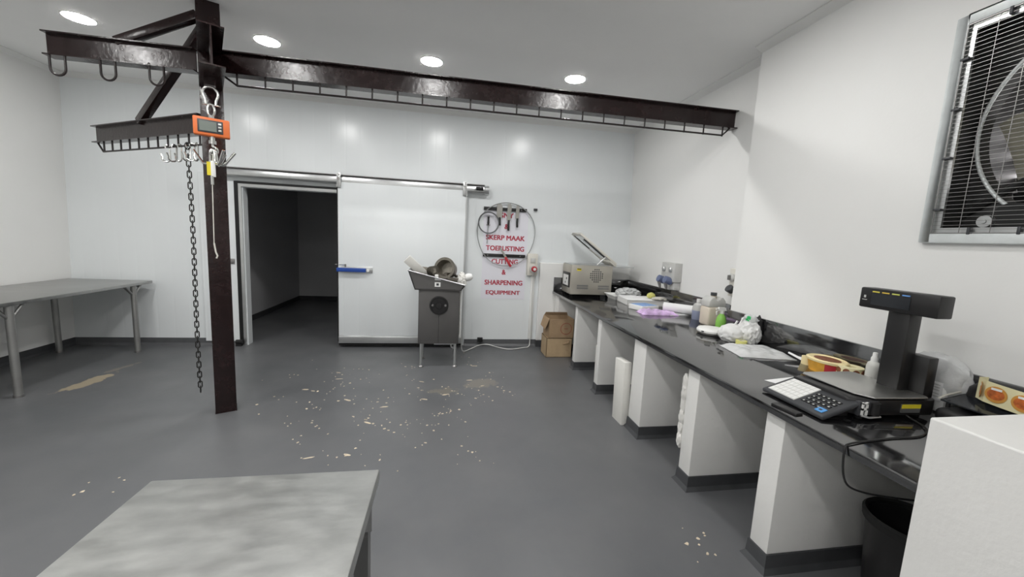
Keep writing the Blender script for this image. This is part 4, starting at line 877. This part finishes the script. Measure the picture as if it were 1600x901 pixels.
solo('paper_sheet', MB().prism([(1.93, 1.985, CT + .001), (2.0, 1.84, CT + .001), (2.36, 1.845, CT + .001), (2.29, 2.05, CT + .001)], (0, 0, .0015)), m_paper, 'white paper sheet lying on counter under far edge of scale', 'paper', (2.15, 1.95, CT))
solo('black_strip', MB().obox((1.69, 1.585, CT + .007), (.05, .13, .014), rotm('Z', 8)), m_black, 'flat black plastic strip at worktop edge below scale keypad', 'strip', (1.69, 1.585, CT), bevel=.004)

# translucent bag, black label tray, strip of round stickers at the near end
t = thing('clear_bag', 'puffed clear plastic bag with white printed label behind scale', 'plastic bag', (2.52, 1.57, CT))
bb = MB(); bb.box(2.505, 2.625, 1.485, 1.66, CT + .001, 1.09)
mesh_obj('bag_contents', bb, m_white, t, bevel=.02)
mesh_obj('bag_film', MB().blob((2.565, 1.575, CT + .165), (.064, .14, .125), 31, .18, 2.2), m_film, t)
lbx = mesh_obj('bag_label', MB().box(2.4995, 2.502, 1.50, 1.60, .965, 1.06), m_paper, t)
for k, z in enumerate((1.046, 1.032, 1.018, 1.000, .985)): mesh_obj('label_print', MB().box(2.498, 2.4998, 1.51, 1.59 - .012 * (k % 3), z - .0025, z + .0025), m_grey, lbx)
t = thing('label_tray', 'black curved desk tray holding label strip beside white block', 'tray', (2.5, 1.3, CT))
b = MB(); prof = [(2.42 , CT), (2.64, CT), (2.64, CT + .13), (2.60, CT + .155), (2.52, CT + .16), (2.48, CT + .13)]
mesh_obj('tray_back', MB().tube([(2.57, 1.41, 1.01), (2.57, 1.40, 1.06), (2.57, 1.38, 1.085), (2.57, 1.15, 1.095), (2.57, 1.10, 1.06)], .04, 14), m_black, t)
mesh_obj('tray_base', MB().box(2.36, 2.63, 1.09, 1.44, CT, CT + .075), m_black, t, bevel=.03, seg=4)
mesh_obj('tray_shelf', MB().prism([(2.40, 1.10, 1.0), (2.60, 1.10, 1.035), (2.60, 1.44, 1.035), (2.40, 1.44, 1.0)], (0, 0, .006)), m_screen, t)
mesh_obj('tray_post', MB().cyl((2.42, 1.42, CT + .06), (2.42, 1.42, 1.01), .008, n=10).cyl((2.58, 1.2, CT + .06), (2.58, 1.2, 1.07), .008, n=10), m_black, t)
mesh_obj('clear_lip', MB().tube([(2.40, 1.445, 1.01), (2.45, 1.45, 1.022), (2.55, 1.45, 1.04)], .005, 6), m_cream, t)
t = thing('sticker_strip', 'pale yellow strip of round orange stickers curling above black tray', 'stickers', (2.46, 1.25, 1.02))
path = [Vector((2.53, 1.36, 0)), Vector((2.50, 1.375, 0)), Vector((2.475, 1.335, 0)), Vector((2.468, 1.28, 0)), Vector((2.465, 1.22, 0)), Vector((2.47, 1.16, 0)), Vector((2.48, 1.105, 0))]
sb = MB(); zb, zt = 1.045, 1.145
for i in range(len(path) - 1):
    a, c_ = path[i], path[i + 1]; dz0 = -.003 * i; dz1 = -.003 * (i + 1)
    n_ = Vector(((c_ - a).y, -(c_ - a).x, 0)).normalized() * .0012
    sb.quadbox([a + Vector((0, 0, zb + dz0)), c_ + Vector((0, 0, zb + dz1)), c_ + n_ + Vector((0, 0, zb + dz1)), a + n_ + Vector((0, 0, zb + dz0)), a + Vector((0, 0, zt + dz0)), c_ + Vector((0, 0, zt + dz1)), c_ + n_ + Vector((0, 0, zt + dz1)), a + n_ + Vector((0, 0, zt + dz0))])
mesh_obj('backing_strip', sb, m_rolly, t)
for (x, y, z, rz_) in ((2.464, 1.292, 1.088, 0), (2.462, 1.205, 1.083, 0), (2.468, 1.125, 1.079, 8), (2.487, 1.357, 1.09, -58)):
    R3 = rotm('Z', rz_) @ rotm('Y', -90)
    st = mesh_obj('sticker', MB().lathe([(0, 0), (.037, 0), (.037, .0012), (0, .0012)], (x, y, z), R3, n=28), m_stkring, t)
    mesh_obj('sticker_picture', MB().lathe([(0, .001), (.029, .001), (.029, .002), (0, .002)], (x, y, z), R3, n=24, sx=.85), m_stk, st)
    mesh_obj('sticker_banner', MB().obox(Vector((x, y, z + .024)) + R3 @ Vector((0, 0, .0018)), (.001, .035, .010), rotm('Z', rz_)), m_paper, st)
solo('black_holder', MB().tube([(2.62, 1.07 + .02, 1.0), (2.62, 1.12, 1.10), (2.62, 1.20, 1.125), (2.62, 1.28, 1.11)], .022, 12), m_black, 'black curved bracket against the wall behind the sticker strip', 'bracket', (2.62, 1.2, 1.0))

# ------------------------------------------------------------------ extractor fan in the right wall
t = thing('extractor_fan', 'large square galvanised extractor fan with wire guard in right wall', 'fan', (RN, 1.225, 1.77))
fy0, fy1, fz0, fz1 = .64, 1.81, 1.772, 2.942
def frame(mb, y0, y1, z0, z1, wd, x0, x1):
    mb.box(x0, x1, y0, y0 + wd, z0, z1).box(x0, x1, y1 - wd, y1, z0, z1).box(x0, x1, y0 + wd, y1 - wd, z0, z0 + wd).box(x0, x1, y0 + wd, y1 - wd, z1 - wd, z1)
b = MB(); frame(b, fy0, fy1, fz0, fz1, .048, RN - .030, RN - .001); mesh_obj('outer_frame', b, m_galv, t, bevel=.004)
b = MB(); frame(b, fy0 + .045, fy1 - .045, fz0 + .045, fz1 - .045, .035, RN - .012, RN + .002); fl_ = mesh_obj('inner_flange', b, m_alu, t)
b = MB()
for k in range(1, 50):
    z = fz0 + .05 + (fz1 - fz0 - .10) * k / 50; b.box(RN - .028, RN - .0262, fy0 + .05, fy1 - .05, z - .0009, z + .0009)
for k in range(1, 9):
    y = fy0 + .05 + (fy1 - fy0 - .10) * k / 9; b.box(RN - .0265, RN - .0235, y - .0011, y + .0011, fz0 + .05, fz1 - .05)
frame(b, fy0 + .05, fy1 - .05, fz0 + .05, fz1 - .05, .004, RN - .030, RN - .024)
mesh_obj('wire_guard', b, m_ss_d, t)
for z in (2.72, 2.47, 2.22, 1.95):
    for y in (fy1 - .062, fy0 + .062): mesh_obj('guard_clip', MB().box(RN - .034, RN - .010, y - .018, y + .018, z - .006, z + .006), m_dgrey, fl_, bevel=.002)
for y in (1.02, 1.42, 1.60):
    for z in (fz0 + .062, fz1 - .062): mesh_obj('guard_clip', MB().box(RN - .034, RN - .010, y - .006, y + .006, z - .018, z + .018), m_dgrey, fl_, bevel=.002)
# casing box, orifice plate with a round hole, ring, blades, motor, shutters
b = MB(); x0, x1 = RN + .002, 3.26
b.box(x0, x1, FY0 + .001, FY0 + .006, FZ0 + .001, FZ1 - .001).box(x0, x1, FY1 - .006, FY1 - .001, FZ0 + .001, FZ1 - .001).box(x0, x1, FY0 + .006, FY1 - .006, FZ0 + .001, FZ0 + .006).box(x0, x1, FY0 + .006, FY1 - .006, FZ1 - .006, FZ1 - .001)
mesh_obj('casing', b, m_fanin, t)
cy_, cz_, RR = 1.215, 2.345, .50
bm_ = MB(); N = 64; inner = []; outer = []
for i in range(N):
    a = 2 * PI * i / N + PI / 4 * 0; dy, dz = math.cos(a), math.sin(a)
    k = min(.53 / max(abs(dy), 1e-6), .53 / max(abs(dz), 1e-6)); inner.append((cy_ + RR * dy, cz_ + RR * dz)); outer.append((1.225 + k * dy, 2.355 + k * dz))
vs = [[bm_.bm.verts.new((xx, p[0], p[1])) for p in pp] for xx, pp in ((RN + .17, inner), (RN + .17, outer), (RN + .178, inner), (RN + .178, outer))]
for i in range(N):
    j = (i + 1) % N
    bm_.bm.faces.new((vs[0][i], vs[0][j], vs[1][j], vs[1][i])); bm_.bm.faces.new((vs[2][i], vs[3][i], vs[3][j], vs[2][j]))
    bm_.bm.faces.new((vs[0][i], vs[2][i], vs[2][j], vs[0][j])); bm_.bm.faces.new((vs[1][i], vs[1][j], vs[3][j], vs[3][i]))
mesh_obj('orifice_plate', bm_, m_fanin, t)
mesh_obj('orifice_ring', MB().tube([(RN + .12, cy_ + (RR + .012) * math.cos(a), cz_ + (RR + .012) * math.sin(a)) for a in [2 * PI * i / 64 for i in range(64)]], .009, 10, closed=True), m_galv, t)
b = MB(); b.lathe([(RR + .012, .0), (RR + .016, 0), (RR + .002, .06), (RR - .002, .06)], (RN + .12, cy_, cz_), rotm('Y', 90), n=64, closed=True); mesh_obj('venturi', b, m_fanin, t)
for k in range(6):
    a = math.radians(20 + 60 * k); R4 = Matrix.Translation((RN + .27, cy_, cz_)) @ Matrix.Rotation(a, 4, 'X')
    q = MB(); rows = []
    for i in range(9):
        r_ = .09 + (.475 - .09) * i / 8; wd = .085 + .10 * math.sin(i / 8 * PI * .75); tw = math.radians(42 - 20 * i / 8)
        row = []
        for j in range(7):
            u = j / 6 * 2 - 1; yy = u * wd; xx = .015 * (1 - u * u)
            row.append((xx * math.cos(tw) + yy * math.sin(tw), yy * math.cos(tw) - xx * math.sin(tw), r_))
        rows.append(row)
    va = [[q.bm.verts.new(p) for p in r_] for r_ in rows]; vb = [[q.bm.verts.new((p[0] + .004, p[1], p[2])) for p in r_] for r_ in rows]
    for i in range(8):
        for j in range(6):
            q.bm.faces.new((va[i][j], va[i + 1][j], va[i + 1][j + 1], va[i][j + 1])); q.bm.faces.new((vb[i][j], vb[i][j + 1], vb[i + 1][j + 1], vb[i + 1][j]))
    for j in range(6): q.bm.faces.new((va[0][j], va[0][j + 1], vb[0][j + 1], vb[0][j])); q.bm.faces.new((va[8][j], vb[8][j], vb[8][j + 1], va[8][j + 1]))
    for i in range(8): q.bm.faces.new((va[i][0], vb[i][0], vb[i + 1][0], va[i + 1][0])); q.bm.faces.new((va[i][6], va[i + 1][6], vb[i + 1][6], vb[i][6]))
    mesh_obj('blade', q, m_blade, t, Rm=R4)
mesh_obj('hub', MB().lathe([(0, -.03), (.07, -.03), (.10, .0), (.10, .06), (0, .06)], (RN + .25, cy_, cz_), rotm('Y', 90), n=32), m_dgrey, t)
mesh_obj('support_arm', MB().tube([(RN + .16, FY1 - .01, 1.93), (RN + .16, 1.30, 2.27), (RN + .16, cy_, cz_)], .018, 8).tube([(RN + .16, FY0 + .01, 1.93), (RN + .16, cy_, cz_)], .018, 8), m_blackm, t)
mo = mesh_obj('motor', MB().cyl((RN + .05, 1.50, 1.90), (RN + .22, 1.50, 1.90), .075).box(RN + .06, RN + .21, 1.40, 1.60, FZ0 + .006, 1.87), m_blackm, t)
mesh_obj('motor_pulley', MB().lathe([(0, -.004), (.010, -.004), (.012, .0), (.030, .0), (.034, .018), (0, .018)], (RN + .032, 1.585, 1.885), rotm('Y', 90), n=22), m_alu, mo)
for k in range(9):
    z = FZ0 + .02 + k * .115; tilt = .085 if k not in (2, 3, 4) else .06
    mesh_obj('shutter_slat', MB().prism([(3.18, FY0 + .007, z), (3.184, FY0 + .007, z), (3.184 - .035, FY0 + .007, z + .118 if tilt > .08 else z + .088), (3.18 - .035, FY0 + .007, z + .118 if tilt > .08 else z + .088)], (0, FY1 - FY0 - .014, 0)), m_fanin, t)

# ------------------------------------------------------------------ scraps on the floor
SCR = [(-1.67,5.19,0),(-1.7,4.66,0),(-1.65,4.64,0),(-1.23,4.71,1),(-1.17,4.64,0),(-1.17,4.5,1),(-1.02,4.37,0),(-1.06,4.28,0),(-1.43,4.2,1),(-1.34,4.16,1),(-1.29,4.15,0),(-1.18,4.08,0),(-1.66,4.03,0),(-1.28,3.88,0),(-1.18,3.76,0),(-1.26,3.73,0),(-1.63,3.64,0),(-1.74,3.85,0),(-0.94,3.91,1),(-1.02,3.89,0),(-0.99,4.02,0),(-0.8,3.54,0),(-0.66,3.5,0),(-0.72,3.37,0),(-0.65,3.41,1),(-0.6,3.39,0),(-0.52,3.35,0),(-0.49,3.29,0),(-0.45,3.26,0),(-0.4,3.22,0),(-0.32,3.4,0),(-0.36,3.35,0),(-0.13,3.33,0),(-0.03,3.35,0),(0.06,3.32,0),(-0.07,3.23,0),(0.21,3.37,0),(0.0,3.55,0),(-0.03,3.55,0),(0.04,3.57,0),(0.08,3.6,0),(0.16,3.63,0),(-0.18,3.89,1),(-0.27,4.2,0),(-0.23,4.13,0),(-0.24,4.38,1),(-0.11,4.45,0),(-0.01,4.22,0),(0.03,4.17,0),(0.2,4.0,0),(0.1,4.1,0),(0.16,4.02,0),(0.03,4.0,1),(0.39,4.1,0),(0.3,4.41,1),(0.44,4.23,1),(0.57,4.66,0),(0.56,4.43,0),(0.61,4.19,0),(0.67,4.08,0),(0.73,4.04,0),(0.43,3.98,0),(0.34,3.89,0),(0.51,3.82,0),(0.4,4.92,1),(0.36,4.95,0),(0.35,5.28,0),(-0.48,4.91,0),(-0.4,4.92,0),(-0.43,4.6,0),(-0.9,4.8,0),(-0.93,4.48,0),(-0.63,4.15,0),(-0.55,3.95,0),(-0.55,3.82,0),(-0.56,3.73,1),(-0.64,3.85,0),(-0.35,4.04,0),(-1.12,3.44,0),(-1.07,3.37,0),(-1.29,3.44,0),(-0.7,2.9,1),(-0.97,2.88,1),(-0.13,3.03,0),(0.16,2.96,0),(0.24,2.86,0),(-0.45,2.81,0),(-0.66,2.99,0),(-1.12,3.11,0),(0.21,2.88,0),(-2.2,2.58,0),(-2.18,2.61,0),(1.4,1.81,0),(1.47,1.73,0),(1.49,1.84,0)]
fb = MB()
def flake(x, y, l, wd, a):
    n = 7; pts = []
    for k in range(n):
        q = 2 * PI * k / n; r = 1 + rnd.uniform(-.35, .35); px, py = l * r * math.cos(q), wd * r * math.sin(q)
        pts.append((x + px * math.cos(a) - py * math.sin(a), y + px * math.sin(a) + py * math.cos(a), .0005))
    fb.prism(pts, (0, 0, rnd.uniform(.001, .003)))
for x, y, lg in SCR:
    if lg: flake(x, y, rnd.uniform(.028, .045), rnd.uniform(.007, .013), rnd.uniform(-.6, .5))
    else: flake(x, y, rnd.uniform(.008, .014), rnd.uniform(.006, .011), rnd.uniform(0, 3))
for k in range(170):
    x, y = rnd.choice(SCR)[:2]; s_ = rnd.uniform(.003, .008); flake(x + rnd.gauss(0, .10), y + rnd.gauss(0, .10), s_, s_ * .8, rnd.uniform(0, 3))
o = solo('floor_scraps', fb, m_crumb, 'pale dried meat scraps and crumbs scattered on the grey floor', 'scraps', (0, 0, 0), smooth=False); o['kind'] = 'stuff'
